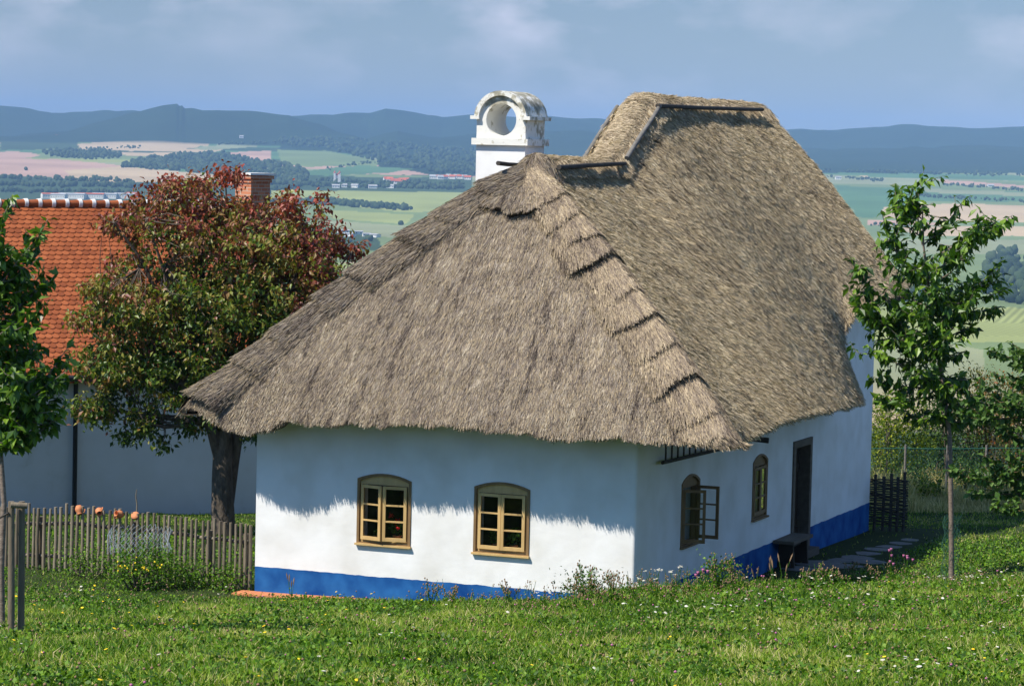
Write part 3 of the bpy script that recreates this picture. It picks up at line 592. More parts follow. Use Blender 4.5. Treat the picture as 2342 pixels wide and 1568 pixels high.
def rim(mm, Eg, inward, wallp):
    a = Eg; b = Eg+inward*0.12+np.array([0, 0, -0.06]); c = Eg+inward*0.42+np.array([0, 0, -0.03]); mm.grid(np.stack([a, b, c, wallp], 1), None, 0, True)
rf = M()
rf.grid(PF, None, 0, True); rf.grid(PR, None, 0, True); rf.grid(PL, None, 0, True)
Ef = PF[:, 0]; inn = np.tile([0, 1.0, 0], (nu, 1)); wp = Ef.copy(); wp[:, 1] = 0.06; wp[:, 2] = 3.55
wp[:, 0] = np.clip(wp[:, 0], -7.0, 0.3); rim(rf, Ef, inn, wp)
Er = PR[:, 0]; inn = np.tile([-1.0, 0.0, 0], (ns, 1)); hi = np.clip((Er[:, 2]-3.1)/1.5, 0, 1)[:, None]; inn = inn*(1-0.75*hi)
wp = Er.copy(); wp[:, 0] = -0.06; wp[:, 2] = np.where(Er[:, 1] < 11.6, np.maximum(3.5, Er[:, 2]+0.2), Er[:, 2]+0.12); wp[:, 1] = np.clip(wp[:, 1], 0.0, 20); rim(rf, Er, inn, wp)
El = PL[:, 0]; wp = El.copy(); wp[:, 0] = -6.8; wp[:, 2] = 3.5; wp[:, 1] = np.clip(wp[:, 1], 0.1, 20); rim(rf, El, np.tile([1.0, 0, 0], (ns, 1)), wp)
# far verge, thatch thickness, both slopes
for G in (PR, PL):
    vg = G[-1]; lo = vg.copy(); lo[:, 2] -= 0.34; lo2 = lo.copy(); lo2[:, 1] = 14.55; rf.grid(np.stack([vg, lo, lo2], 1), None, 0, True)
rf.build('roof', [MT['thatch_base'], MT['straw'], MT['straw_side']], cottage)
roof = [o for o in bpy.data.objects if o.name == 'roof'][0]
th_ = M()
SC = 1.0
strands(th_, PF, int(230000*SC), m=0, rb=(0, 1), fall=((0, -0.72, -0.69), 0.72))
fringe(th_, Ef, 12000, np.tile([0, -0.42, -0.85], (nu, 1)), m=0, L=(0.06, 0.17), rb=(0, 0.9))
th_.build('front_slope_straw', [MT['straw']], cottage)['label'] = 'pinkish grey straw of the front slope'
th_ = M()
strands(th_, PR, int(340000*SC), m=0, jit=0.20, lift=0.4, wd=0.008, rb=(0, 1), sway=lambda p: np.array([0.0, 0.06, 0.0]))
fringe(th_, Er, 15000, np.stack([0.6+0*Er[:, 0], 0.0*Er[:, 0], -0.8+0*Er[:, 0]], 1), m=0)
vg = PR[-1]; fringe(th_, vg, 3500, np.tile([0.25, 0.5, -0.6], (len(vg), 1)), m=0)
th_.build('side_slope_straw', [MT['straw_side']], cottage)['label'] = 'golden brown straw of the long side slope'
th_ = M(); strands(th_, PL, 26000, m=0); fringe(th_, El, 5000, np.tile([-0.5, 0, -0.85], (ns, 1)), m=0); th_.build('back_slope_straw', [MT['straw']], cottage)

# ---- hip bundles
def hip_bundles(hf, C0, sgn, n, mats, wf, ws, slab, rb, v_lo=0.0, v_hi=0.93):
    h = C0-AP; h = h/np.linalg.norm(h)
    xf = np.array([-sgn, 0, 0.0]); pf = xf-h*(xf@h); pf /= np.linalg.norm(pf)
    ys = np.array([0, 1.0, 0]); ps = ys-h*(ys@h); ps /= np.linalg.norm(ps)
    up = np.cross(pf, h); up = up if up[2] > 0 else -up
    edges = np.linspace(v_hi, v_lo, n+1)
    edges[1:-1] += rng.normal(0, 0.016, n-1); amp_ = 0.45+0.5*rng.random(n)
    for k in range(n):
        a0 = min(edges[k]+0.045, 1.0); a1 = edges[k+1]-(0.01 if k < n-1 else 0.035)
        na, nb = 15, 17; vv = np.linspace(a0, a1, na); aa = np.linspace(-1, 1, nb); wk = 0.85+0.3*rng.random(); ph = rng.random()*6
        P = np.zeros((na, nb, 3))
        for i, vq in enumerate(vv):
            wq = i/(na-1); H = hf(np.array([np.clip(vq, 0, 1)]))[0] if vq >= 0 else C0+h*(-vq)*6.5+np.array([0, 0, 0.0])
            hgt = 0.035+((0.13 if sgn > 0 else 0.15)+0.03*(k % 2))*amp_[k]*wq**1.3
            for j, a in enumerate(aa):
                side = (pf*wf*wk if a < 0 else ps*ws)*abs(a)
                ed = math.sqrt(max(0, 1-a*a*0.93)); drop = 0.17*abs(a)**1.5*(1 if a < 0 else 0.9)
                wob = 0.05*math.sin(a*5+ph)*wq
                P[i, j] = H+side+up*(hgt*ed-drop*0.55+(0.0 if abs(a) < 0.97 else -0.05))+h*(wob-0.10*abs(a)*wq)
        P[..., 1] = np.maximum(P[..., 1], -1.0); P[..., 2] = np.maximum(P[..., 2], 3.17); mm = M(); mm.grid(P, None, 0, True)
        last = P[-1]; mm.grid(np.stack([last, last-up*0.07*amp_[k]-h*0.03, last-up*0.12-h*0.2], 0), None, 0, True)
        cen = P[:, nb//2].mean(0)
        def sway(p, cen=cen):
            q = p-cen; return pf*np.clip((q@pf), -1, 1)[:, None]*0.55+ps*np.clip((q@ps)*(q@ps > 0), 0, 1)[:, None]*0.5
        strands(mm, P, slab, L=(0.12, 0.26), m=1, down=(0, 1), lift=0.12, rb=rb, sway=sway, wd=0.009)
        fringe(mm, last, 700, np.tile(h-up*0.25, (nb, 1)), L=(0.05, 0.20), m=1, spread=0.12, back=0.06, rb=rb)
        o = mm.build('hip_bundle', mats, roof)
hip_bundles(hipR, CR, 1, 10, [MT['thatch_base'], MT['straw_hip']], 0.72, 0.26, 4600, (0.02, 0.95))
hip_bundles(hipL, CL, -1, 8, [MT['thatch_base'], MT['straw']], 0.62, 0.35, 3400, (0.0, 0.85), v_lo=0.05)
# cone of straw over the top of the front slope
iu = PF[:, int(nv*0.775):, :]; n_ = normals(iu); kk = np.linspace(1, 0, iu.shape[1])[None, :, None]
cone = iu+n_*(0.03+0.12*kk**1.4); cone[:, 0] += np.array([0, -0.02, -0.02])*1.0
wave = (0.06*np.sin(np.linspace(0, 15, nu))+0.025*np.sin(np.linspace(1, 41, nu)))[:, None, None]; cone = iu+(cone-iu)*(0.25+0.75*np.exp(-((u[..., None]-0.5)/0.3)**4)); cone = cone+np.array([0, -0.72, -0.69])*wave*kk
cm = M(); cm.grid(cone, None, 0, True); cm.grid(np.stack([cone[:, 0], cone[:, 0]+np.array([0, 0.1, -0.10]), cone[:, 0]+np.array([0, 0.2, -0.1])], 0), None, 0, True)
strands(cm, cone, 11000, m=1, rb=(0.0, 0.9), jit=0.12); fringe(cm, cone[:, 0], 1600, np.tile([0, -0.72, -0.69], (nu, 1)), L=(0.03, 0.1), m=1)
cm.build('straw_cone', [MT['thatch_base'], MT['straw']], roof)
# ridge cap
def ridge(y0, y1, ny, name, half, lump, seed, rb, jit=0.3, slab=9000, tip=0.0):
    yy = np.linspace(y0, y1, ny); aa = np.linspace(-1, 1, 21); P = np.zeros((ny, 21, 3))
    for i, y in enumerate(yy):
        k = np.interp(y, [3.7, 7, 9, 17], [1.05, 1.1, 1.25, 1.2])
        for j, a in enumerate(aa):
            x = a*half; P[i, j] = (XC+x, y, zr(y)+0.10-k*(math.sqrt(x*x+0.22**2)-0.22))
    n = normals(P); d = fbm(P.reshape(-1, 3), 1.7, 3, seed).reshape(P.shape[:2])*lump; P = P+n*d[..., None]
    mm = M(); mm.grid(P, None, 0, True)
    L_, R_ = P[:, :11][:, ::-1], P[:, 10:]
    strands(mm, R_, slab, m=1, down=(1, 1), jit=jit, lift=0.2, rb=rb, L=(0.15, 0.35)); strands(mm, L_, slab, m=1, down=(1, 1), jit=jit, lift=0.2, rb=rb, L=(0.15, 0.35))
    # ragged tufts hanging below the poles
    for side, Eg in ((1, P[:, -1]), (-1, P[:, 0])):
        cl = np.arange(y0+0.1, y1-0.05, 0.27)
        for c in cl:
            c += rng.normal(0, 0.05); m_ = 260; q = np.stack([np.full(m_, XC+side*(half-0.12)), rng.normal(c, 0.05, m_), np.interp(rng.normal(c, 0.05, m_), yy, Eg[:, 2])+0.15+rng.normal(0, 0.02, m_)], 1)
            dd = np.tile([side*0.64, 0.0, -0.76], (m_, 1))+rng.normal(0, 0.08, (m_, 3)); ln = 0.14+0.20*rng.random((m_, 1)); wv = np.cross(dd, rng.normal(0, 1, (m_, 3))); wv *= 0.008/np.linalg.norm(wv, axis=1)[:, None]
            q1 = q+dd*ln; mm.add(np.stack([q-wv, q+wv, q1+wv*.5, q1-wv*.5], 1).reshape(-1, 3), np.arange(4*m_).reshape(-1, 4), rb[0]+(rb[1]-rb[0])*rng.random(m_), 1)
    return mm.build(name, [MT['thatch_base'], MT['straw_light']], roof)
dm = M(); aa_ = np.linspace(0, 2*math.pi, 40); bb_ = np.linspace(0.02, 1, 16)
DP = np.array([[(XC+0.50*b*math.sin(a), 3.86-0.62*b*math.cos(a), 7.60-0.50*b**2.2-(0.10*b if math.cos(a) > 0 else 0)) for b in bb_] for a in aa_]); DP = rough_up(DP, 0.03, 31)
dm.grid(DP, None, 0, True); strands(dm, DP, 5000, m=1, down=(1, 1), rb=(0.05, 0.9), jit=0.2); dm.build('apex_cap', [MT['thatch_base'], MT['straw']], roof)
ridge(4.0, 7.5, 60, 'ridge_cap', 0.40, 0.05, 11, (0.1, 0.9))
ridge(7.0, 9.5, 50, 'ridge_cap', 0.46, 0.06, 12, (0.15, 1.0), slab=9000)
ridge(9.0, 17.0, 110, 'ridge_cap', 0.40, 0.07, 13, (0.1, 0.9), slab=14000)
# ---- ridge poles, where the photograph shows them
def capz(x, y): return zr(y)+0.10-np.interp(y, [3.7, 7, 9, 17], [1.05, 1.1, 1.25, 1.2])*(np.sqrt(x*x+0.22**2)-0.22)
def pole(ya, yb, side, r, mt, dx=0.42, ha=0.0, hb=0.0):
    """a pole laid along the ridge cap; just high enough to touch the straw"""
    x = side*dx; A = np.array([XC+x, ya, capz(x, ya)+ha]); B = np.array([XC+x, yb, capz(x, yb)+hb]); t = np.linspace(0, 1, 21)[:, None]; P = A+(B-A)*t
    P[:, 2] += max(0, (capz(x, P[:, 1])-P[:, 2]).max())+0.05+r; P += rng.normal(0, 0.004, P.shape); s = M(); s.tube(P[::4], np.linspace(r, r*0.88, 6), 10); return s.build('ridge_pole', MT[mt], roof)
pole(3.95, 7.4, 1, 0.045, 'dark_pole')
pole(7.45, 9.25, 1, 0.048, 'grey_pole', 0.43)
pole(9.15, 16.0, 1, 0.045, 'dark_pole')
pole(7.4, 9.2, -1, 0.045, 'grey_pole')
pole(3.1, 4.3, -1, 0.04, 'dark_pole', 0.40, -0.02, -0.05)
# ---- whitewashed chimney with a pierced hood
cx0, cx1, cy0, cy1 = -5.03, -4.07, 5.0, 5.94; cxm = (cx0+cx1)/2; hr_ = (cx1-cx0)/2; zc = 8.22
s = M(); s.box((cxm, (cy0+cy1)/2, 6.6), (cx1-cx0, cy1-cy0, 2.3)); ch = s.build('chimney', MT['white'], cottage)
s = M(); s.box((cxm, (cy0+cy1)/2, 7.80), (cx1-cx0+0.14, cy1-cy0+0.14, 0.12)); s.build('cornice', MT['peeling'], ch)
hb = 7.862
n = 40; tta = np.linspace(0, 2*math.pi, n, endpoint=False); hole = [(cxm+0.295*math.cos(a), zc-0.02+0.295*math.sin(a)) for a in tta]
arc = [(cxm+hr_*math.cos(a), zc+hr_*0.97*math.sin(a)) for a in np.linspace(0, math.pi, 25)]
bm = bmesh.new(); es = []
for lp in ([(cx0, hb), (cx1, hb)]+arc, hole):
    vs = [bm.verts.new((p[0], cy0, p[1])) for p in lp]
    for i in range(len(vs)): es.append(bm.edges.new((vs[i], vs[(i+1) % len(vs)])))
bmesh.ops.triangle_fill(bm, edges=es, use_beauty=True); bm.verts.index_update()
V = np.array([v.co[:] for v in bm.verts]); Fc = [[v.index for v in f.verts] for f in bm.faces]
s = M(); s.add(V, Fc); V2 = V.copy(); V2[:, 1] = cy1; s.add(V2, Fc); bm.free()
outl = [(cx0, hb), (cx1, hb)]+arc
s.grid(np.array([[(p[0], y, p[1]) for p in outl] for y in (cy0, cy1)]), None, 0, False, closed=True)
s.grid(np.array([[(p[0], y, p[1]) for p in hole] for y in (cy0, cy1)]), None, 0, True, closed=True)
hood = s.build('hood', MT['peeling'], ch)
s = M()   # raised moulding round the arch, and the short side cornices it springs from
for y0, y1 in ((cy0-0.06, cy1+0.06),):
    R1, R0_ = hr_+0.035, hr_-0.055
    ao = [(cxm+R1*math.cos(a), zc+R1*0.98*math.sin(a)) for a in np.linspace(0, math.pi, 30)]; ai = [(cxm+R0_*math.cos(a), zc+R0_*0.98*math.sin(a)) for a in np.linspace(0, math.pi, 30)]
    s.grid(np.array([[(p[0], y, p[1]) for p in ao] for y in (y0, y1)]), None, 0, True)
    for yb, yc in ((y0, cy0+0.0), (y1, cy1)):
        s.grid(np.array([[(p[0], y, p[1]) for p in ai] for y in (yb, yc)]), None, 0, True)
        s.grid(np.array([[(p[0], yb, p[1]) for p in ao], [(p[0], yb, p[1]) for p in ai]]), None, 0, False)
    for sx_ in (-1, 1):
        s.box((cxm+sx_*(hr_+0.02), (y0+y1)/2, zc+0.015), (0.17, y1-y0+0.02, 0.065))
s.build('arch_moulding', MT['peeling'], ch)
# ---- terracotta edging course along the foot of the front wall
ed = M()
for k in range(46):
    x0 = -7.08+k*0.155; ed.box((x0+0.075, -0.20+rng.normal(0, 0.008), gz(x0, -0.2)*0.5+0.035-0.02+0.02*max(0, (x0+4)/4)), (0.145, 0.40, 0.08), m=0)
eo = ed.build('brick_edging', MT['terracotta']); tag(eo, 'low terracotta brick edging along the foot of the blue base', 'edging')
# ================================================================ THINGS ROUND THE COTTAGE
def beam(s, a, b, wd, ht, m=0):
    a = np.array(a, float); b = np.array(b, float); u = b-a; L = np.linalg.norm(u); u /= L; v = np.cross((0, 0, 1.0), u)
    if np.linalg.norm(v) < 1e-3: v = np.array([1.0, 0, 0])
    v /= np.linalg.norm(v); s.box((a+b)/2, (L, wd, ht), u=u, v=v, m=m)
# bench by the door
bench = empty('bench', (0.22, 8.3, 0.0), 'dark wooden bench against the white side wall beside the doorway', 'bench')
def bl(p): return (p[0]-0.22, p[1]-8.3, p[2])
s = M(); s.box(bl((0.22, 8.3, 0.50)), (0.40, 1.28, 0.06)); s.build('seat', MT['old_wood'], bench)
for yy_ in (7.85, 8.75):
    s = M(); s.box(bl((0.22, yy_, 0.225)), (0.34, 0.07, 0.49), taper=0.8); s.build('leg', MT['door_wood'], bench)
s = M(); s.box(bl((0.22, 8.3, 0.40)), (0.05, 0.84, 0.10)); s.build('rail', MT['door_wood'], bench)
# ladder hung along the wall under the eave
lad = empty('ladder', (0.12, 2.4, 2.6), 'dark wooden ladder hung sideways on the side wall under the thatch corner', 'ladder')
s = M(); s.tube([(0, -1.5, 0.02), (0, 1.55, -0.03)], 0.032, 8); s.build('side_rail', MT['dark_pole'], lad)
s = M(); s.tube([(0, -1.5, 0.36), (0, 1.55, 0.31)], 0.032, 8); s.build('side_rail', MT['dark_pole'], lad)
for k in range(10):
    y = -1.35+0.31*k; s = M(); s.tube([(0, y, 0.02), (0, y, 0.34)], 0.016, 6); s.build('rung', MT['dark_pole'], lad)
s = M(); s.tube([(-0.1, 5.35, 2.66), (0.55, 5.42, 2.62)], 0.05, 8); o = s.build('eave_log', MT['dark_pole'], cottage); o['label'] = 'round log end poking out under the eave'
# flower pots on the window sills
def potplant(x, y, z, label, grp, flowers=None, sc_=1.0, h=0.25, seed=1, n=150, spread=0.12):
    r = np.random.default_rng(seed); e = empty('potted_plant', (x, y, z), label, 'potted plant', grp)
    s = M(); q = 0.075*sc_; s.lathe([(0, 0), (q*0.68, 0), (q*0.95, q*1.35), (q*1.08, q*1.36), (q*1.08, q*1.65), (q*0.95, q*1.65), (q*0.9, q*1.4), (0, q*1.4)], (0, 0, 0), 18); s.build('flower_pot', MT['terracotta'], e)
    s = M(); c = r.normal(0, 1, (n, 3)); c /= np.linalg.norm(c, axis=1)[:, None]; c *= (r.random((n, 1))**0.5); c = c*np.array([spread, spread*0.8, h/2])+np.array([0, 0, q*1.4+h/2])
    leafset(s, c, 0.05, r, droop=0.3, wide=0.8); s.build('foliage', MT['pot_leaf'], e)
    if flowers:
        s = M(); n2 = 70; k = r.integers(0, 5, n2); cc = r.normal(0, 0.045, (5, 3))*np.array([1.6, 1, 1.6])+np.array([0.03, -0.02, q*1.5+h*0.8]); leafset(s, cc[k]+r.normal(0, 0.016, (n2, 3)), 0.035, r, wide=1.0); s.build('blossom', MT[flowers], e)
    return e
def leafset(s, c, L, r, droop=0.5, wide=0.5, m=0, rnd=None, fold=True, out=None):
    """leaves (two folded quads each) at points c"""
    n = len(c); d = r.normal(0, 1, (n, 3))
    if out is not None: d = d*0.7+out
    d[:, 2] -= droop*1.2; d /= np.linalg.norm(d, axis=1)[:, None]
    up = r.normal(0, 0.45, (n, 3))+np.array([0, 0, 1.0]); w_ = np.cross(d, up); w_ /= np.linalg.norm(w_, axis=1)[:, None]+1e-9; nn = np.cross(w_, d)
    ln = L*(0.65+0.6*r.random((n, 1))); hw = ln*wide*0.5
    b = c; mid1 = c+d*ln*0.45; tip = c+d*ln-nn*ln*0.12*droop
    if fold:
        a1 = mid1+w_*hw+nn*hw*0.35; a2 = mid1-w_*hw+nn*hw*0.35; b2 = c+d*ln*0.8
        V = np.stack([b, a1, tip, mid1, a2], 1).reshape(-1, 3); i = np.arange(n)[:, None]*5
        Fc = np.concatenate([i+np.array([[0, 1, 2, 3]]), i+np.array([[0, 3, 2, 4]])], 1).reshape(-1, 4)
        rr = r.random(n) if rnd is None else rnd; s.add(V, Fc, np.repeat(rr, 2), m)
    else:
        V = np.stack([b, mid1+w_*hw, tip, mid1-w_*hw], 1).reshape(-1, 3); rr = r.random(n) if rnd is None else rnd
        s.add(V, np.arange(4*n).reshape(-1, 4), rr, m)
potplant(-4.66, 0.20, 1.065, 'terracotta pot plant at the left of the window with ajar casements', None, None, 0.75, 0.14, 1, 50, 0.06)
potplant(-4.30, 0.20, 1.065, 'terracotta pot of red geraniums behind the ajar casement', None, 'red_petal', 1.0, 0.28, 2, 130, 0.13)
potplant(-2.50, 0.20, 1.065, 'left one of two green leafy pot plants in the closed front window', None, None, 0.9, 0.28, 3, 160, 0.13)
potplant(-2.19, 0.20, 1.065, 'right one of two green leafy pot plants in the closed front window', None, None, 0.9, 0.30, 4, 150, 0.14)

# ---- picket fence, from the cottage corner away to the left
fence = empty('picket_fence', (-6.95, 0.0, 0.0), 'weathered grey paling fence of round pickets joining the cottage corner', 'fence')
fx = [577, 500, 420, 330, 250, 170, 110, 60, 0, -60]; fy_t = [1200, 1192, 1184, 1173, 1163, 1157, 1160, 1158, 1160, 1162]; fy_b = [1352, 1344, 1332, 1318, 1308, 1302, 1298, 1296, 1300, 1300]
np_ = 49; pxs = np.linspace(573, -25, np_)
rail_pts = [[], []]
for k in range(np_):
    x = pxs[k]+rng.normal(0, 1.2); D = 48.7+(573-x)/573*2.6
    top = at_depth(x+3, np.interp(x, fx[::-1], fy_t[::-1])+rng.normal(0, 2.4), D); bot = at_depth(x, np.interp(x, fx[::-1], fy_b[::-1])+3, D)
    g = gz(bot[0], bot[1]); bot[2] = min(bot[2], g)-0.03
    r_ = 0.024+rng.random()*0.009; mid = (top+bot)/2+rng.normal(0, 0.008, 3); s = M()
    O = np.array([-6.95, 0, 0]); s.tube([bot-O, mid-O, top-O], [r_*1.06, r_, r_*0.93], 8, r=rng.random()); s.build('picket', MT['fence_wood'], fence)
    for q, f_ in enumerate((0.74, 0.24)):
        c = bot+(top-bot)*f_+np.array([F0[0], F0[1], 0])*0.075; rail_pts[q].append(c-O)
for q in range(2):
    A = np.array(rail_pts[q]); 
    for i0 in range(0, np_-1, 18):
        seg = A[i0:min(i0+19, np_)]; s = M(); s.tube(seg[::3] if len(seg) > 4 else seg, 0.034, 8, r=0.6+0.2*rng.random()); s.build('rail', MT['fence_wood'], fence)
for i0 in (1, 8, 22, 39):
    c = np.array(rail_pts[0][i0])+np.array([F0[0], F0[1], 0])*0.1; s = M(); s.tube([(c[0], c[1], -0.1), (c[0], c[1], c[2]+0.12)], 0.06, 10, r=0.2); s.build('post', MT['fence_wood'], fence)
# ---- clay jugs on the pickets
def jug(px, py, tilt, label, kind):
    D = 48.7+(573-px)/573*2.6-0.02; c = at_depth(px, py, D); e = empty('clay_jug', c, label, 'clay jug', 'clay jugs upturned on the picket tops')
    s = M(); ax = np.array([R0[0]*tilt[0]+F0[0]*tilt[1], R0[1]*tilt[0]+F0[1]*tilt[1], tilt[2]]); ax /= np.linalg.norm(ax); q = 0.072
    s.lathe([(0, -q*1.05), (q*0.62, -q*1.05), (q*0.98, -q*0.3), (q*0.95, q*0.2), (q*0.62, q*0.8), (q*0.60, q*1.0), (q*0.72, q*1.2), (q*0.66, q*1.2), (q*0.52, q*0.95), (q*0.4, 0)], (0, 0, 0), 22, axis=ax)
    s.build('body', MT['terracotta'], e)
    sd_ = np.cross(ax, np.array([F0[0], F0[1], 0.2])); sd_ /= np.linalg.norm(sd_)
    s = M(); s.tube([ax*q*1.0+sd_*q*0.62, ax*q*0.95+sd_*q*1.2, ax*q*0.3+sd_*q*1.45, -ax*q*0.2+sd_*q*0.98], q*0.13, 7); s.build('handle', MT['terracotta'], e)
jug(181, 1165, (0.25, -0.35, -1), 'leftmost upturned clay jug, sitting straight down on its picket', 0)
jug(227, 1169, (0.2, -1.0, -0.35), 'second clay jug from the left, tipped towards us showing its round bottom', 0)
jug(273, 1175, (-0.7, -0.9, 0.3), 'third clay jug from the left, leaning aside on its picket', 0)
e = empty('clay_disc', at_depth(309, 1178, 49.9), 'round flat clay cover hung on a picket, rightmost of the clay pieces', 'clay cover')
s = M(); ax = np.array([-F0[0]*0.9-R0[0]*0.25, -F0[1]*0.9-R0[1]*0.25, 0.75]); ax /= np.linalg.norm(ax)
s.lathe([(0, 0.02), (0.07, 0.018), (0.077, 0.0), (0.06, -0.05), (0.03, -0.07), (0, -0.07)], (0, 0, 0), 24, axis=ax); s.build('disc', MT['terracotta'], e)
tw = at_depth(312, 1160, 50.2); s = M(); s.tube([(0, 0, -0.3), (0.01, 0, 0.05), (-0.02, 0.01, 0.2), (0.0, 0, 0.32)], [0.012, 0.011, 0.009, 0.006], 6); o = s.build('dry_stick', MT['fence_wood']); o.location = tw; tag(o, 'thin bare stick standing up behind the clay lid', 'stick')

# ---- pair of stakes tied for the young tree at the left
st = W2(-5.63, 33.6); stz = gz(*st); stake = empty('tree_stake', (st[0], st[1], stz), 'pair of tall round stakes joined by a crosspiece in the left foreground', 'stake')
O = np.array([st[0], st[1], stz])
for (xt, xb, dz) in ((26, 30, 0), (50, 52, 0.0)):
    D = 33.6+(0.1 if xt > 30 else 0); b_ = at_depth(xb-4, 1432, D); t_ = at_depth(xt, 1146, D); b_[2] -= 0.2; s = M(); mid = (b_+t_)/2+rng.normal(0, 0.006, 3)
    s.tube([b_-O, mid-O, t_-O], [0.043, 0.040, 0.038], 12, r=0.3); s.build('post', MT['fence_wood'], stake)
s = M(); a_ = at_depth(24, 1154, 33.5); b_ = at_depth(62, 1156, 33.55); s.tube([a_-O, b_-O], 0.036, 10, r=0.5); s.build('crosspiece', MT['fence_wood'], stake)
s = M(); a_ = at_depth(20, 1172, 33.55); b_ = at_depth(-12, 1190, 33.7); s.tube([a_-O, b_-O], 0.012, 6); s.build('tie', MT['dark_pole'], stake)

# ---- neighbouring house with a tiled roof
NA = math.radians(34)
ux, uy = R0*math.cos(NA)+F0*math.sin(NA); U_ = np.array([ux, uy, 0]); Nf = np.array([uy, -ux, 0.0])   # along the wall; outward, towards us
p0 = at_depth(170, 1180, 66.0); GZ = -1.15; p0[2] = GZ
nb = empty('neighbouring_house', tuple(p0), 'long white house with bright orange tiled roof behind the red leaved tree', 'house')
nbr = M()
def NL(u_, n_, z_): return U_*u_-Nf*n_+np.array([0, 0, z_])     # local: along, depth behind wall, height
def solve_u(px, n_, z_):
    lo, hi = -30, 30
    for _ in range(50):
        m_ = (lo+hi)/2; q = project((p0+NL(m_, n_, z_))[None])[0][0]
        if q < px: lo = m_
        else: hi = m_
    return lo
UL, URR = solve_u(-260, 0, 2), solve_u(655, 0, 2); EH = 3.55; RD = 4.3; RH = 0
# ridge height so that it is seen at the right place
for _ in range(30):
    q = project((p0+NL(solve_u(150, RD, 6.5), RD, 6.5+RH))[None])[1][0]; RH += (q-470)*0.004
RH = 6.5+RH
s = M()
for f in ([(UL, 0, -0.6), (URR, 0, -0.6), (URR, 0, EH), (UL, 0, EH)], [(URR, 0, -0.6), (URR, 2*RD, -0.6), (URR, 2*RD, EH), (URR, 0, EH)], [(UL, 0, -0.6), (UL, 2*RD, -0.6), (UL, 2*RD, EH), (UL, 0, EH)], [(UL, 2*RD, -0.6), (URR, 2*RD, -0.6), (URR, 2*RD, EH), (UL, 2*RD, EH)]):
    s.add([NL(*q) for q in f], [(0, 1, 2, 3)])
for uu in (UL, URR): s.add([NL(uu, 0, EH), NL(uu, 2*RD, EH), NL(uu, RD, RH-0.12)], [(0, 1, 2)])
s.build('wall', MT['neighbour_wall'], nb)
# roof: every beaver-tail tile laid as a small rounded plate
ov = 0.35; sl_ = math.atan2(RH-EH, RD); Ls = RD/math.cos(sl_)+ov/math.cos(sl_); rows = int(Ls/0.158); tw_ = 0.178
s = M()
def onroof(u_, d_, h_, back=False):    # d down the slope from the ridge, h off the slope
    n_ = RD-d_*math.cos(sl_) if not back else RD+d_*math.cos(sl_)
    sgn = -1 if not back else 1
    return NL(u_, n_+sgn*h_*math.sin(sl_), RH-d_*math.sin(sl_)+h_*math.cos(sl_))
UB0, UB1 = UL-0.2, URR+0.15
s.add([onroof(UB0, 0, -0.03), onroof(UB1, 0, -0.03), onroof(UB1, Ls, -0.03), onroof(UB0, Ls, -0.03)], [(0, 1, 2, 3)])
s.add([onroof(UB0, 0, -0.03, True), onroof(UB1, 0, -0.03, True), onroof(UB1, Ls, -0.03, True), onroof(UB0, Ls, -0.03, True)], [(0, 3, 2, 1)])
Vb, Rb = [], []; npt = 6; bb = np.linspace(-1, 1, npt)
ncol = int((UB1-UB0)/tw_)
for k in range(rows+1):
    d1 = Ls-k*0.158; d0 = d1-0.24
    if d0 < 0.05: d0 = 0.05
    for c in range(ncol):
        u0 = UB0+(c+(0.5 if k % 2 else 0))*tw_; jt = rng.normal(0, 0.003)
        pts = [onroof(u0, d0, 0.004), onroof(u0+tw_*0.97, d0, 0.004)]+[onroof(u0+tw_*0.97*(0.5-b_/2), d1-0.055+0.055*math.sqrt(1-b_*b_*0.999)+jt, 0.034) for b_ in bb]
        Vb.append(pts); Rb.append(rng.random())
Vb = np.array(Vb); nT = len(Vb); i = np.arange(nT)[:, None]*(npt+2)
Fq = np.concatenate([i+np.array([[0, 1, 2, 7]]), i+np.array([[2, 3, 6, 7]]), i+np.array([[3, 4, 5, 6]])], 0)
s.add(Vb.reshape(-1, 3), Fq, np.tile(np.array(Rb), 3))
# their thickness at the rounded end
low = Vb[:, 2:].copy(); low += np.array([0, 0, -0.022])[None, None]; VV = np.concatenate([Vb[:, 2:], low], 1); i = np.arange(nT)[:, None]*(2*npt)
Fq = np.concatenate([i+np.array([[a, a+1, a+1+npt, a+npt]]) for a in range(npt-1)], 0); s.add(VV.reshape(-1, 3), Fq, np.tile(np.array(Rb)*0.6, npt-1))
nroof = s.build('roof', MT['orange_tile'], nb)
k = 0; u0 = UB0; s = M(); s2 = M()
while u0 < UB1-0.1:
    a_ = NL(u0, RD, RH+0.035); b_ = NL(u0+0.36, RD, RH+0.045); s.tube([a_, b_], [0.085, 0.105], 12, r=rng.random()); 
    c_ = NL(u0+0.33, RD, RH+0.045); d_ = NL(u0+0.42, RD, RH+0.045); s2.tube([c_, d_], [0.118, 0.125], 14); u0 += 0.36
s.build('ridge_tile', MT['orange_tile'], nroof); s2.build('ridge_mortar', MT['mortar_white'], nroof)
s = M(); dpx = solve_u(170, -0.08, 1); s.tube([NL(dpx, -0.10, 0.15), NL(dpx, -0.10, EH-0.1), NL(dpx, -0.3, EH+0.05)], 0.055, 10); s.tube([NL(UB0, -0.42, EH-0.2), NL(UB1, -0.42, EH-0.2)], 0.07, 8)
o = s.build('gutter', MT['dark_metal'], nb); o['label'] = 'dark gutter and downpipe on the shaded wall'
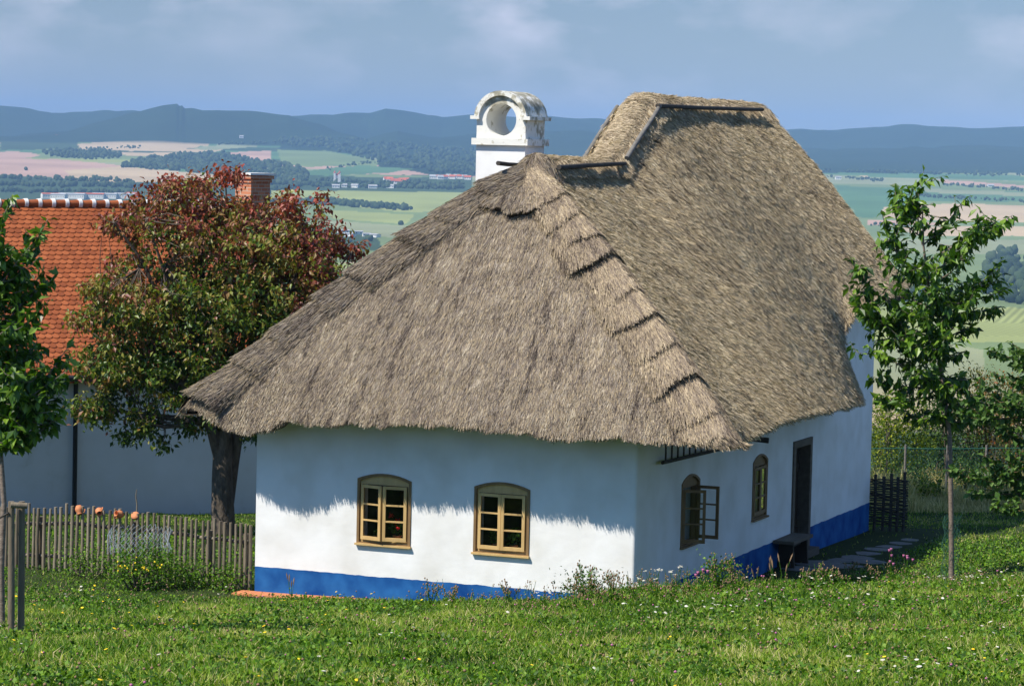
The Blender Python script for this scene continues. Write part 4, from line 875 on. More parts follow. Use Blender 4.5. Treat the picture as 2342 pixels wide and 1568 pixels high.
# brick chimney
bc = at_depth(577, 480, 70.0); e0 = bc-p0
s = M(); ca = math.radians(45); cu = np.array([R0[0]*math.cos(ca)-F0[0]*math.sin(ca), R0[1]*math.cos(ca)-F0[1]*math.sin(ca), 0]); cv = np.array([R0[0]*math.sin(ca)+F0[0]*math.cos(ca), R0[1]*math.sin(ca)+F0[1]*math.cos(ca), 0])
tz = at_depth(577, 394, 70.0)[2]-GZ; cxy = np.array([e0[0], e0[1], 0])
s.box(cxy+np.array([0, 0, (4.5+tz-0.16)/2]), (0.60, 0.60, tz-0.16-4.5), u=cu, v=cv); s.box(cxy+np.array([0, 0, tz-0.205]), (0.66, 0.66, 0.085), u=cu, v=cv); s.box(cxy+np.array([0, 0, tz-0.115]), (0.74, 0.74, 0.085), u=cu, v=cv)
bch = s.build('chimney', MT['brick'], nb); s = M(); s.box(cxy+np.array([0, 0, tz-0.04]), (0.80, 0.80, 0.05), u=cu, v=cv); s.build('cap_slab', MT['mortar_white'], bch)

# ---- wattle hurdle past the far corner of the cottage
wt = empty('wattle_fence', (0.0, 14.75, 0.0), 'dark woven wattle hurdle past the far corner of the cottage', 'fence')
for k, x in enumerate((0.08, 0.26, 0.42, 0.56, 0.70)):
    s = M(); s.tube([(x, 0, -0.1), (x+0.01, 0, 0.6), (x, 0, (1.08, 1.05, 1.12, 1.06, 1.17)[k])], 0.034, 8); s.build('stake', MT['dark_pole'], wt)
for k in range(24):
    z = 0.04+k*0.041; xs_ = np.linspace(-0.05, 0.78, 22); s = M(); s.tube(np.stack([xs_, 0.04*np.sin(xs_/0.15*math.pi+(k % 2)*math.pi), z+rng.normal(0, 0.006)+0.01*np.sin(xs_*7+k)], 1), 0.016, 5); s.build('withy', MT['dark_pole'], wt)
# ---- stone slabs of the path
pth = [(3360+0, 0)]
cnt = 0
for (cx, cy, w_) in [(1870, 1290, 0.5), (1905, 1296, .45), (1945, 1296, .4), (1925, 1283, .35), (1960, 1278, .35), (1985, 1268, .3), (1990, 1287, .4), (2010, 1258, .3), (2035, 1252, .28), (2060, 1243, .25), (2080, 1236, .22), (1835, 1300, .4)]:
    p = ground_at(cx, cy); n = 9; a = np.linspace(0, 2*math.pi, n, endpoint=False); rr = w_*(0.75+0.35*rng.random(n)); x = p[0]+rr*np.cos(a); y = p[1]+rr*0.9*np.sin(a)
    zz_ = np.array([gz(x[i], y[i]) for i in range(n)]).mean()-0.02; s = M(); V = [(x[i], y[i], zz_+0.03) for i in range(n)]+[(x[i]*1.0+0.02*math.cos(a[i]), y[i]+0.02*math.sin(a[i]), zz_-0.15) for i in range(n)]+[(p[0], p[1], zz_+0.035)]
    s.add(V, [(i, (i+1) % n, 2*n) for i in range(n)]); s.add(V, [(i+n, (i+1) % n+n, (i+1) % n, i) for i in range(n)]); o = s.build('paving_stone', MT['stone'])
    cnt += 1; tag(o, 'grey stone slab of the shaded path, '+('lying nearest the bench', 'second out from the bench in the near row', 'third out from the bench in the near row', 'at the bend of the near row', 'just beyond the bend of the path', 'in the middle of the far stretch', 'under the brown seed stalks', 'past the middle of the far stretch', 'small one beyond the middle of the far stretch', 'last but one before the wattle hurdle', 'the smallest and farthest one', 'half under the bench')[cnt-1], 'paving stone', 'stone slabs of the shaded path')

# ---- chain link fence in front of the bushes
cf = empty('chain_link_fence', (0, 0, 0), 'green chain link fence in front of the bushes at the right', 'fence')
A = at_depth(1900, 1090, 66.0); B = at_depth(2460, 1100, 66.5); A[2] = gz(A[0], A[1]); B[2] = gz(B[0], B[1]); d = B-A; Lc = np.linalg.norm(d[:2])
def cfz(t): p = A+(B-A)*t; return gz(p[0], p[1])
s = M(); H = 1.35
nd = int(Lc/0.09); t = np.arange(nd)*0.09/Lc
for sg in (-1, 1):
    V = []; 
    for k in range(nd):
        p = A+d*t[k]; q = A+d*min(1, max(0, t[k]+sg*H/Lc)); z0 = cfz(t[k]); a_ = np.array([p[0], p[1], z0]); b_ = np.array([q[0], q[1], z0+H]); w_ = np.array([d[0], d[1], 0])/Lc*0.0035
        V += [a_-w_, a_+w_, b_+w_, b_-w_]
    s.add(V, np.arange(len(V)).reshape(-1, 4))
s.build('wire_mesh', MT['green_wire'], cf)
s = M(); n = 20; s.tube([A+d*k/n+np.array([0, 0, cfz(k/n)+H-(A+d*k/n)[2]]) for k in range(n+1)], 0.012, 5); s.build('top_wire', MT['green_wire'], cf)
for k in (0.06, 0.30, 0.47, 0.63, 0.86):
    p = A+d*k; z = cfz(k); s = M(); s.tube([(p[0], p[1], z-0.1), (p[0], p[1], z+H+0.08)], 0.028, 8); s.build('post', MT['grey_pole'], cf)
# ================================================================ VEGETATION
MT['grass'] = mat('grass_blades', [((0.015, 0.038, 0.002), 0), ((0.06, 0.15, 0.004), 0.28), ((0.175, 0.30, 0.010), 0.58), ((0.34, 0.38, 0.05), 0.82), ((0.60, 0.50, 0.28), 1)], 0.6, transl=0.25)
MT['herb'] = mat('herb_leaves', [(0.02, 0.06, 0.002), (0.065, 0.165, 0.004), (0.17, 0.30, 0.010)], 0.55, transl=0.2)
MT['dry'] = mat('dry_grass', [(0.24, 0.23, 0.07), (0.55, 0.46, 0.19), (0.78, 0.66, 0.36)], 0.7, transl=0.2)
MT['cherry_leaf'] = mat('cherry_leaf', [(0.016, 0.052, 0.004), (0.065, 0.155, 0.010), (0.20, 0.32, 0.03)], 0.42, transl=0.28, spec=0.5)
MT['apple_leaf'] = mat('apple_leaf', [(0.02, 0.06, 0.01), (0.07, 0.15, 0.025), (0.15, 0.24, 0.06)], 0.5, transl=0.28)
MT['autumn_leaf'] = mat('autumn_leaf', [((0.022, 0.06, 0.006), 0), ((0.11, 0.18, 0.018), 0.22), ((0.24, 0.24, 0.04), 0.4), ((0.25, 0.14, 0.045), 0.58), ((0.22, 0.075, 0.045), 0.76), ((0.17, 0.045, 0.05), 0.92), ((0.42, 0.08, 0.03), 1)], 0.45, transl=0.25, spec=0.45)
MT['bush_green'] = mat('bush_green', [(0.01, 0.03, 0.006), (0.04, 0.09, 0.012), (0.09, 0.16, 0.025)], 0.6, transl=0.25)
MT['bush_yellow'] = mat('bush_yellow', [(0.03, 0.07, 0.006), (0.14, 0.20, 0.012), (0.34, 0.36, 0.03)], 0.6, transl=0.3)
MT['bush_rust'] = mat('bush_rust', [((0.02, 0.04, 0.008), 0), ((0.08, 0.11, 0.02), 0.4), ((0.20, 0.16, 0.04), 0.7), ((0.30, 0.10, 0.03), 1)], 0.6, transl=0.25)
MT['twig'] = mat('twig', [(0.10, 0.06, 0.03), (0.20, 0.13, 0.06)], 0.8, attr=None, noise=10)
MT['far_tree'] = mat('far_tree', [(0.012, 0.028, 0.012), (0.03, 0.055, 0.02), (0.05, 0.075, 0.03)], 0.9)

def blades(n, Xr, Dfun, hgt, wd, name, mt, label=None, cat=None, dens=None, tone=(0, 1), lean=0.6, seed=1):
    r = np.random.default_rng(seed); a, b = Dfun
    D = np.sqrt(a*a+(b*b-a*a)*r.random(n)); k = Xr[0]+(Xr[1]-Xr[0])*r.random(n); X = k*D
    x, y = W2(X, D)
    inside = (x > -6.95) & (x < 0.05) & (y > -0.05) & (y < 14.7)
    edging = (x > -7.1) & (x < 0.0) & (y > -0.42) & (y <= 0) & (x < -1.3)
    path = (x > 0) & (x < 1.75) & (y > 5.0) & (y < 15.5) & (r.random(n) < 0.93)
    keep = ~(inside | edging | path)
    p2 = np.stack([x, y, 0*x], 1); cl = fbm(p2, 0.8, 3, 5)
    if dens is not None: keep &= r.random(n) < dens(x, y, X, D, cl)
    x, y, X, D, cl = x[keep], y[keep], X[keep], D[keep], cl[keep]; n = len(x); p2 = p2[keep]
    z = ground_z(X, D); h = hgt[0]+(hgt[1]-hgt[0])*r.random(n)**1.6; h = h*(0.75+0.55*fbm(p2, 1.3, 2, 15)+0.15)
    lawn = (X < -1.0) & (D > 41); h = np.where(lawn, h*0.55, h)
    shade = (x > 0) & (y > 3.5); h = np.where(shade, h*0.6, h)
    d = r.normal(0, lean, (n, 3)); d[:, 2] = 1; d /= np.linalg.norm(d, axis=1)[:, None]
    w_ = r.normal(0, 1, (n, 3)); w_[:, 2] = 0; w_ = w_*0.6+np.array([R0[0], R0[1], 0])*np.sign(r.random((n, 1))-0.5); w_ /= np.linalg.norm(w_, axis=1)[:, None]; w_ *= wd*(0.6+0.8*r.random((n, 1)))/2
    p0 = np.stack([x, y, z-0.01], 1); p1 = p0+d*h[:, None]*0.6; p2_ = p1+(d+r.normal(0, lean, (n, 3))*np.array([1, 1, 0.6]))*h[:, None]*0.45
    rn = np.clip(tone[0]+(tone[1]-tone[0])*(0.44+0.45*cl+0.17*r.normal(0, 1, n)+0.16*fbm(p2, 3.3, 2, 44)+np.where(lawn, -0.10, 0.04)), 0, 1)
    dry = r.random(n) < (0.09+0.10*(~lawn)*(cl > 0)); rn = np.where(dry, 0.82+0.18*r.random(n), rn)
    s = M(); V = np.stack([p0-w_, p0+w_, p1+w_*0.8, p1-w_*0.8, p2_], 1).reshape(-1, 3); i = np.arange(n)[:, None]*5
    s.add(V, i+np.array([[0, 1, 2, 3]]), rn); s.add(np.zeros((0, 3)), np.zeros((0, 3), int)) if False else None
    s.t.append(i+np.array([[3, 2, 4]])); s.tr.append(rn); s.tm.append(np.zeros(n, int)); s.ts.append(np.zeros(n, bool))
    o = s.build(name, mt); tag(o, label, cat, kind='stuff'); return o
def d_main(x, y, X, D, cl): return np.clip(0.75+0.4*cl, 0.25, 1)*np.where((D > 50) & (X > -3) & (X < 3), 0.1, 1)
blades(700000, (-0.25, 0.26), (20.5, 47), (0.05, 0.16), 0.012, 'grass', MT['grass'], 'rough green meadow grass filling the foreground', 'grass', d_main, seed=3)
blades(200000, (-0.26, 0.27), (46.5, 70), (0.06, 0.16), 0.016, 'grass', MT['grass'], 'green grass behind the fence and beside the house', 'grass', d_main, seed=4)
# broad leaved herbs among the grass
def herbs(n, seed):
    r = np.random.default_rng(seed); D = np.sqrt(20.5**2+(58**2-20.5**2)*r.random(n)); X = (-0.25+0.51*r.random(n))*D; x, y = W2(X, D); p = np.stack([x, y, 0*x], 1)
    k = (fbm(p, 0.75, 3, 61)+r.normal(0, 0.12, n) > 0.0) & ~((x > -7.1) & (x < 0.1) & (y > -0.45) & (y < 14.7)) & ~((x > 0) & (x < 1.8) & (y > 5))
    x, y, X, D = x[k], y[k], X[k], D[k]; z = ground_z(X, D); c = np.stack([x, y, z+0.02+0.10*r.random(len(x))*np.where((X < -1) & (D > 41), 0.4, 1)], 1)
    s = M(); leafset(s, c, 0.055, r, droop=0.1, wide=0.7, fold=False); tag(s.build('ground_herbs', MT['herb']), 'low clover and broad leaved herbs among the grass', 'herbs', kind='stuff')
herbs(225000, 9)
# flowers of the meadow
def meadow_flowers(n, name, mt, label, size, hgt, region, seed, flat=True, cluster=0.0):
    r = np.random.default_rng(seed); s = M(); got = 0; g = []
    while got < n:
        D = math.sqrt(21**2+(48**2-21**2)*r.random()); X = (-0.185+0.37*r.random())*D; x, y = W2(X, D)
        if -7.2 < x < 0.2 and -0.5 < y: continue
        if r.random() > region(X, D): continue
        if vnoise(np.array([[x, y, seed]]), 0.7, seed)[0] < cluster*r.random()-0.1: continue
        z = float(ground_z(np.array([X]), np.array([D]))[0]); h = hgt[0]+(hgt[1]-hgt[0])*r.random(); q = size*(0.7+0.6*r.random()); cx_ = x+r.normal(0, 0.04); cy_ = y+r.normal(0, 0.04)
        s.add([(x-0.002, y, z), (x+0.002, y, z), (cx_+0.002, cy_, z+h), (cx_-0.002, cy_, z+h)], [(0, 1, 2, 3)], [0.2], 1)
        c = np.array([cx_, cy_, z+h])
        if flat:
            tl = r.normal(0, 0.25, 2); a = np.linspace(0, 2*math.pi, 7, endpoint=False); V = [c+q*0.5*np.array([math.cos(t), math.sin(t), tl[0]*math.cos(t)+tl[1]*math.sin(t)])*(0.8+0.3*r.random()) for t in a]+[c+np.array([0, 0, q*0.12]), c-np.array([0, 0, q*0.25])]
            s.add(V, [(i, (i+1) % 7, 7) for i in range(7)]+[((i+1) % 7, i, 8) for i in range(7)], r.random(), 0)
        else:
            s.lathe([(0, -q*0.5), (q*0.45, -q*0.2), (q*0.5, q*0.15), (0, q*0.5)], c, 7)
        got += 1
    tag(s.build(name, [MT[mt], MT['herb']]), label, 'flowers', kind='stuff')
meadow_flowers(330, 'white_yarrow', 'white_petal', 'flat white yarrow flowers dotted through the meadow', 0.042, (0.10, 0.24), lambda X, D: 0.9 if X > 1.5 else 0.10, 21, True, 0.6)
meadow_flowers(120, 'yellow_hawkbit', 'yellow_petal', 'small yellow flowers scattered over the meadow', 0.035, (0.10, 0.24), lambda X, D: 0.9 if X < -2 else 0.25, 22)
meadow_flowers(110, 'pink_clover', 'pink_petal', 'pink clover heads scattered over the meadow', 0.026, (0.08, 0.22), lambda X, D: 0.9 if X > 0 else 0.3, 23, False)
meadow_flowers(1100, 'brown_seed_heads', 'seed_head', 'dry brown seed heads standing over the grass', 0.026, (0.08, 0.22), lambda X, D: 0.9 if X > -1 else 0.5, 24, False)

def weed(px, py, h, kind, label, seed, D=None):
    """a tall meadow plant: stem, side stems, heads, lower leaves"""
    r = np.random.default_rng(seed); g = ground_at(px, py) if D is None else at_depth(px, py, D)
    g[2] = gz(g[0], g[1]); e = empty('meadow_plant', tuple(g), label, 'wild plant', 'tall wild plants along the bank before the house')
    hds = []; s = M(); hd = M(); lf = M(); nst = {'umbel': 5, 'thistle': 5, 'spike': 3, 'leafy': 8, 'grass': 4, 'seed': 7}[kind]
    for k in range(nst):
        a = r.random()*6.28; sp = (0.10 if kind != 'leafy' else 0.2)*r.random()+0.02; hh = h*(0.6+0.45*r.random()); top = np.array([math.cos(a)*sp*1.5, math.sin(a)*sp*1.5, hh]); mid = top*0.5+np.array([r.normal(0, 0.015), r.normal(0, 0.015), 0.02])
        s.tube([(math.cos(a)*0.01, math.sin(a)*0.01, -0.02), mid, top], [0.005, 0.0042, 0.003], 5)
        if kind == 'umbel':
            for q in range(6):
                o = r.normal(0, 0.02, 3)*np.array([1, 1, 0.3]); t = np.linspace(0, 6.28, 7)[:-1]; V = [top+o+0.014*np.array([math.cos(u), math.sin(u), 0]) for u in t]+[top+o+np.array([0, 0, 0.006])]; hd.add(V, [(i, (i+1) % 6, 6) for i in range(6)], r.random(), 0)
        elif kind == 'thistle': hds.append(M()); hds[-1].lathe([(0, -0.028), (0.020, -0.018), (0.019, 0.004), (0.026, 0.02), (0, 0.018)], top, 8)
        elif kind in ('spike', 'grass'):
            ax = top-mid; ax /= np.linalg.norm(ax); hds.append(M()); hds[-1].lathe([(0, -0.08), (0.010, -0.04), (0.011, 0.02), (0, 0.07)], top, 7, axis=ax)
        else:
            for q in range(6):
                c = mid+(top-mid)*(0.25+0.75*r.random())+r.normal(0, 0.025, 3); s.tube([mid+(top-mid)*0.4, c], 0.0018, 4, cap=False); hd.lathe([(0, -0.016), (0.012, 0), (0.008, 0.014), (0, 0.018)], c, 6)
        m_ = {'leafy': 46, 'umbel': 8, 'thistle': 7, 'spike': 8, 'grass': 5, 'seed': 16}[kind]; t = r.random((m_, 1))**1.1*(0.9 if kind == 'leafy' else 0.6); c = mid*t*2*(t < 0.5)+(mid+(top-mid)*(t*2-1))*(t >= 0.5); leafset(lf, c+r.normal(0, 0.008, (m_, 3)), 0.065 if kind == 'leafy' else 0.05, r, droop=0.1, wide=0.28)
    s.build('stem', MT['herb'], e); lf.build('foliage', MT['herb'], e)
    fm_ = MT[{'umbel': 'white_petal', 'thistle': 'pink_petal', 'spike': 'seed_head', 'grass': 'seed_head', 'leafy': 'seed_head', 'seed': 'seed_head'}[kind]]
    for h_ in hds+[hd]:
        if h_.n: h_.build('flower_head', fm_, e)
WE = [(665, 1372, .40, 'grass', 'dark grass stalk before the blue base right of the left corner'),
 (1030, 1392, .34, 'seed', 'thin brown headed weed before the middle of the blue base'),
 (985, 1388, .42, 'seed', 'dark seed headed weed under the left front window'),
 (1165, 1392, .46, 'seed', 'tall sparse weed under the right front window'),
 (1215, 1390, .40, 'umbel', 'pale umbel weed at the foot of the wall below the right window'),
 (1275, 1384, .50, 'seed', 'violet tinged bushy weed a little left of the wall corner'),
 (1345, 1380, .56, 'leafy', 'branching grey green weed near the wall corner'),
 (1400, 1378, .45, 'seed', 'brown headed weed just left of the wall corner'),
 (1445, 1378, .38, 'umbel', 'white umbel weed at the wall corner'),
 (1500, 1372, .42, 'umbel', 'white flowering weed just right of the wall corner'),
 (1545, 1366, .50, 'umbel', 'taller white umbel plant right of the wall corner'),
 (1600, 1362, .42, 'thistle', 'pink flowered weed below the open side window'),
 (1640, 1358, .62, 'leafy', 'largest leafy weed clump below the open side window'),
 (1672, 1358, .50, 'leafy', 'leafy weed clump on the right flank of the largest one'),
 (1725, 1356, .36, 'spike', 'short spiky weed before the dark blue base'),
 (1770, 1350, .52, 'grass', 'slim tall grass spike before the bench'),
 (1790, 1350, .46, 'spike', 'yellowish weed spike before the bench legs'),
 (1865, 1345, .34, 'leafy', 'feathery green herb tuft right of the bench'),
 (1905, 1345, .30, 'leafy', 'low bright green herb tuft before the path'),
 (1945, 1342, .46, 'seed', 'brown seedy weed before the path slabs'),
 (1990, 1340, .42, 'seed', 'tan seed stalk cluster before the path slabs'),
 (2040, 1335, .60, 'thistle', 'tall pink knapweed on the bank left of the young cherry'),
 (2072, 1330, .55, 'thistle', 'arching pink knapweed closest to the young cherry trunk')]
for i, (px, py, h, k, lb) in enumerate(WE): weed(px, py, h, k, lb, 100+i)

# a ragged fringe of thin stems along the crest of the bank
r = np.random.default_rng(97); s = M()
for k in range(330):
    px = 960+1130*r.random() if r.random() < 0.5 else 1240+480*r.random(); g = ground_at(px, np.interp(px, [960, 1300, 1450, 1700, 2080], [1390, 1384, 1376, 1356, 1345])+r.normal(0, 9)); h = 0.12+0.30*r.random()**1.3
    if -7.2 < g[0] < 0.1 and g[1] > -0.3: continue
    g[2] = gz(g[0], g[1]); top = g+np.array([r.normal(0, 0.06), r.normal(0, 0.06), h]); md = (g+top)/2+np.array([r.normal(0, 0.012), 0, 0.01]); s.tube([g, md, top], [0.004, 0.0035, 0.0025], 4, cap=False)
    for q in range(r.integers(2, 6)): c = md+(top-md)*(0.3+0.7*r.random())+r.normal(0, 0.016, 3); s.lathe([(0, -0.014), (0.010, 0), (0.007, 0.012), (0, 0.016)], c, 5, m=1)
    leafset(s, md+r.normal(0, 0.03, (6, 3)), 0.05, r, droop=0.1, wide=0.3, m=0)
tag(s.build('bank_weeds', [MT['herb'], MT['seed_head']]), 'ragged fringe of thin weeds along the crest of the bank', 'weeds', kind='stuff')

# ---- shrubs and trees
def limb(s, a, b, r0, r1, bend=0.12, n=6, rr=None):
    a = np.array(a, float); b = np.array(b, float); t = np.linspace(0, 1, n)[:, None]; L = np.linalg.norm(b-a)
    off = (rr or rng).normal(0, 1, 3)*L*bend*0.5+np.array([0, 0, -L*bend*0.5]); P = a+(b-a)*t+off*np.sin(np.pi*t)
    s.tube(P, r0+(r1-r0)*t[:, 0], 7); return P
# purple leaved tree behind the fence
DT = 57.5; tb = at_depth(512, 1228, DT); tb[2] = gz(tb[0], tb[1])
rt = empty('red_leaved_tree', tuple(tb), 'broad old tree with dark red and green leaves left of the thatched roof', 'tree')
r = np.random.default_rng(55); s = M(); O = tb
tops = [(512, 1215, 0, .26), (508, 1100, 0, .21), (510, 1000, 0, .19), (516, 940, 0, .17)]
pts = [at_depth(a, b, DT+c)-O for a, b, c, _ in tops]; pts[0][2] = -0.15; s.tube(pts, [q[3] for q in tops], 16)
s.tube([at_depth(522, 1150, DT+0.1)-O, at_depth(532, 1060, DT+0.2)-O, at_depth(545, 980, DT+0.2)-O, at_depth(585, 900, DT)-O, at_depth(640, 800, DT)-O], [0.12, 0.13, 0.12, 0.09, 0.05], 12)
s.tube([at_depth(505, 1060, DT)-O, at_depth(480, 960, DT-0.2)-O, at_depth(420, 880, DT-0.3)-O, at_depth(340, 800, DT)-O], [0.12, 0.12, 0.09, 0.04], 12)
fork = pts[-1]
BL = [(515, 405, 42, 22), (385, 425, 38, 25), (440, 428, 45, 30), (540, 480, 42, 35), (660, 468, 45, 30), (735, 480, 12, 38), (262, 510, 48, 20), (335, 500, 60, 60), (450, 520, 110, 90), (600, 560, 120, 100), (715, 565, 85, 65), (805, 575, 34, 20), (240, 655, 70, 34), (175, 735, 26, 22), (300, 720, 105, 80), (450, 700, 150, 120), (620, 690, 140, 110), (720, 650, 80, 70), (250, 830, 85, 60), (400, 850, 150, 90), (540, 870, 100, 80), (225, 935, 55, 45), (330, 965, 50, 30), (490, 950, 60, 35), (300, 600, 50, 30), (365, 1010, 22, 10), (290, 1000, 18, 8), (430, 975, 40, 14), (570, 985, 20, 25)]
C_, hh_ = [], []
for (bx, by, ra, rb_) in BL:
    nc = max(4, int(ra*rb_/70)); q = r.normal(0, 1, (nc, 3)); q /= np.linalg.norm(q, axis=1)[:, None]; q *= (r.random((nc, 1))**0.45)
    for k in range(nc):
        px, py = bx+q[k, 0]*ra, by+q[k, 1]*rb_; rho = min(1, math.hypot((px-490)/350, (py-700)/310)); dz = q[k, 2]*(1.6*math.sqrt(max(0, 1-rho*rho))+0.5)+(-1.0+2.0*r.random())*1.2*math.sqrt(max(0, 1-rho*rho))
        C_.append(at_depth(px, py, DT+dz)-O); hh_.append(py)
C_ = np.array(C_); hh_ = np.array(hh_)
fk = [fork, fork+np.array([0, 0, 0.9]), fork+np.array([-1.0, -0.4, 0.8])]
mains = []
for (bx, by, ra, rb_) in BL[:24]:
    tip = at_depth(bx, by, DT+r.normal(0, 0.7))-O; mid = fork*0.55+tip*0.45+np.array([0, 0, -0.15]); s.tube([fork+np.array([0, 0, -0.3]), mid*0.5+fork*0.5+r.normal(0, .08, 3), mid, mid*0.4+tip*0.6+r.normal(0, .1, 3), tip], [0.13, 0.09, 0.06, 0.035, 0.012], 8); mains.append(mid*0.4+tip*0.6); mains.append(tip)
mains = np.array(mains)
for c in C_[::2]:
    j = np.argmin(((mains-c)**2).sum(1)); limb(s, mains[j], c, 0.014, 0.004, 0.2, 4, r)
s.build('trunk', MT['bark'], rt)
s = M(); per = 27; cc = np.repeat(C_, per, 0)+r.normal(0, 0.092, (len(C_)*per, 3))*np.array([1.2, 1.2, 1.0]); hy = np.repeat(hh_, per)
xx_ = np.repeat(r.normal(0, 0.13, len(C_)), per); edge = np.clip((np.hypot((project(cc+O)[0]-490)/340, (hy-700)/300)), 0, 1.1)
redness = np.clip(0.80-(hy-400)/750+0.28*(edge-0.6)+xx_*1.3+r.normal(0, 0.20, len(cc)), 0, 1)
redness = np.where((project(cc+O)[0] > 690) & (r.random(len(cc)) < 0.4), 0.85+0.15*r.random(len(cc)), redness)
leafset(s, cc, 0.125, r, droop=0.75, wide=0.55, rnd=np.clip(redness*0.97, 0, 0.985)); s.build('crown', MT['autumn_leaf'], rt)

def shoot_tree(name, label, D, trunk, shoots, leaf, mt, barkm, trad, seed, pitch=0.035, droop=0.8, wide=0.45, dj=0.5, sub=5, sublen=(0.18, 0.5)):
    """a young tree: trunk (px, py, radius), shoots that leave it (from px, py, to px, py, depth offset) with leaves all along"""
    r = np.random.default_rng(seed); b = at_depth(trunk[0][0], trunk[0][1], D); b[2] = gz(b[0], b[1]); e = empty(name, tuple(b), label, 'tree'); s = M()
    T = [at_depth(x, y, D)-b for x, y, _ in trunk]; T[0] = np.array([0, 0, -0.12]); s.tube(T, [q[2] for q in trunk], 12); LC, LO = [], []
    def leafy(P, seglen, dens=1.0):
        L = np.linalg.norm(np.diff(P, axis=0), axis=1).sum(); n = max(3, int(L/pitch*dens)); t = np.linspace(0.12, 1, n); i = t*(len(P)-1); j = np.minimum(i.astype(int), len(P)-2); f = (i-j)[:, None]
        c = P[j]*(1-f)+P[j+1]*f; d = P[j+1]-P[j]; d /= np.linalg.norm(d, axis=1)[:, None]+1e-9; LC.append(c); o = r.normal(0, 1, (n, 3)); o /= np.linalg.norm(o, axis=1)[:, None]; LO.append(o*0.8+d*0.35)
    for (x0, y0, x1, y1, dd) in shoots:
        a = at_depth(x0, y0, D)-b; q = at_depth(x1, y1, D+dd)-b; L = np.linalg.norm(q-a); P = limb(s, a, q, 0.010+0.012*L/2, 0.004, 0.18, 7, r); leafy(P, L, 1.0)
        for k in range(int(sub*max(0.6, L))):
            t = 0.2+0.75*r.random(); i = int(t*6); p = P[i]; dv = r.normal(0, 1, 3); dv[2] = abs(dv[2])*0.5+0.2; dv /= np.linalg.norm(dv); l2 = sublen[0]+(sublen[1]-sublen[0])*r.random(); P2 = limb(s, p, p+dv*l2, 0.006, 0.003, 0.2, 4, r); leafy(P2, l2)
    s.build('trunk', MT[barkm], e); LC = np.concatenate(LC); LO = np.concatenate(LO); s = M(); leafset(s, LC, leaf, r, droop=droop, wide=wide, out=LO); s.build('crown', MT[mt], e); return e
# young cherry on the right
SH = [(2110, 560, 2112, 392, 0), (2105, 540, 2046, 428, .3), (2108, 500, 2085, 430, -.2), (2112, 560, 2205, 455, .2), (2115, 600, 2240, 500, -.3), (2118, 640, 2316, 492, .2), (2112, 620, 2015, 480, -.2), (2115, 640, 2008, 560, .3),
 (2130, 740, 1942, 585, -.3), (2132, 760, 1938, 650, .2), (2135, 770, 1960, 700, -.4), (2120, 680, 2290, 600, .3), (2125, 700, 2310, 655, -.2), (2130, 740, 2290, 700, .4), (2120, 650, 2200, 580, -.6), (2118, 640, 2060, 600, -.6), (2125, 700, 2050, 640, .7), (2130, 720, 2180, 640, .6), (2130, 730, 2230, 660, -.7),
 (2140, 800, 2010, 730, -.3), (2145, 820, 2010, 780, .3), (2150, 880, 1985, 790, -.2), (2150, 870, 1995, 860, .3), (2155, 900, 2010, 900, -.3), (2140, 780, 2230, 740, .4), (2145, 800, 2210, 800, -.4), (2150, 860, 2230, 860, .2), (2160, 940, 2060, 940, .3), (2162, 950, 2110, 960, -.3), (2160, 920, 2250, 900, -.3), (2165, 960, 2290, 880, .3), (2165, 960, 2200, 960, .3),
 (2125, 700, 2140, 620, -.9), (2130, 760, 2110, 690, -.9), (2140, 800, 2090, 760, -.8), (2145, 830, 2160, 770, -.8), (2150, 870, 2080, 850, -.7), (2155, 900, 2140, 840, .8), (2160, 930, 2180, 880, -.7)]
cherry = shoot_tree('cherry_tree', 'young cherry tree with slim trunk on the bank at the right', 48.5, [(2176, 1343, .052), (2176, 1250, .046), (2175, 1150, .043), (2172, 1000, .040), (2158, 880, .035), (2135, 740, .030), (2112, 560, .018), (2110, 480, .010)], SH, 0.19, 'cherry_leaf', 'young_bark', None, 61, pitch=0.034, sub=8, wide=0.5, droop=0.6)
# young tree at the left edge
SHL = [(0, 640, 28, 448, 0), (-5, 700, 110, 500, .2), (-5, 720, 70, 560, -.3), (-5, 760, 118, 640, .3), (-8, 780, 110, 690, -.3), (-8, 820, 60, 660, .5), (-5, 700, 5, 520, -.4), (-10, 850, 85, 780, .5), (0, 960, 158, 790, .2), (0, 980, 150, 850, -.3), (5, 1000, 140, 900, .3), (5, 1000, 120, 960, -.2), (5, 1010, 70, 990, .3), (0, 900, 60, 840, -.5), (0, 930, 90, 900, -.5), (0, 960, 50, 930, .6), (-5, 800, 30, 740, -.6), (5, 1010, 40, 1000, -.4), (-5, 900, -60, 800, .3), (-5, 800, -90, 700, .2), (0, 980, -80, 940, .2), (-5, 700, -60, 560, 0), (0, 860, 40, 800, .1), (0, 960, 100, 940, .1), (0, 940, 110, 860, .1), (0, 990, 90, 985, .0)]
shoot_tree('cherry_tree', 'young cherry tree cut by the left edge of the picture behind the stakes', 34.2, [(6, 1425, .038), (3, 1300, .036), (9, 1150, .034), (0, 1020, .031), (-5, 900, .03), (-8, 780, .024), (-5, 640, .016), (0, 560, .01)], SHL, 0.14, 'cherry_leaf', 'young_bark', None, 62, pitch=0.019, sub=13, sublen=(.15, .42), wide=0.55, droop=0.5)
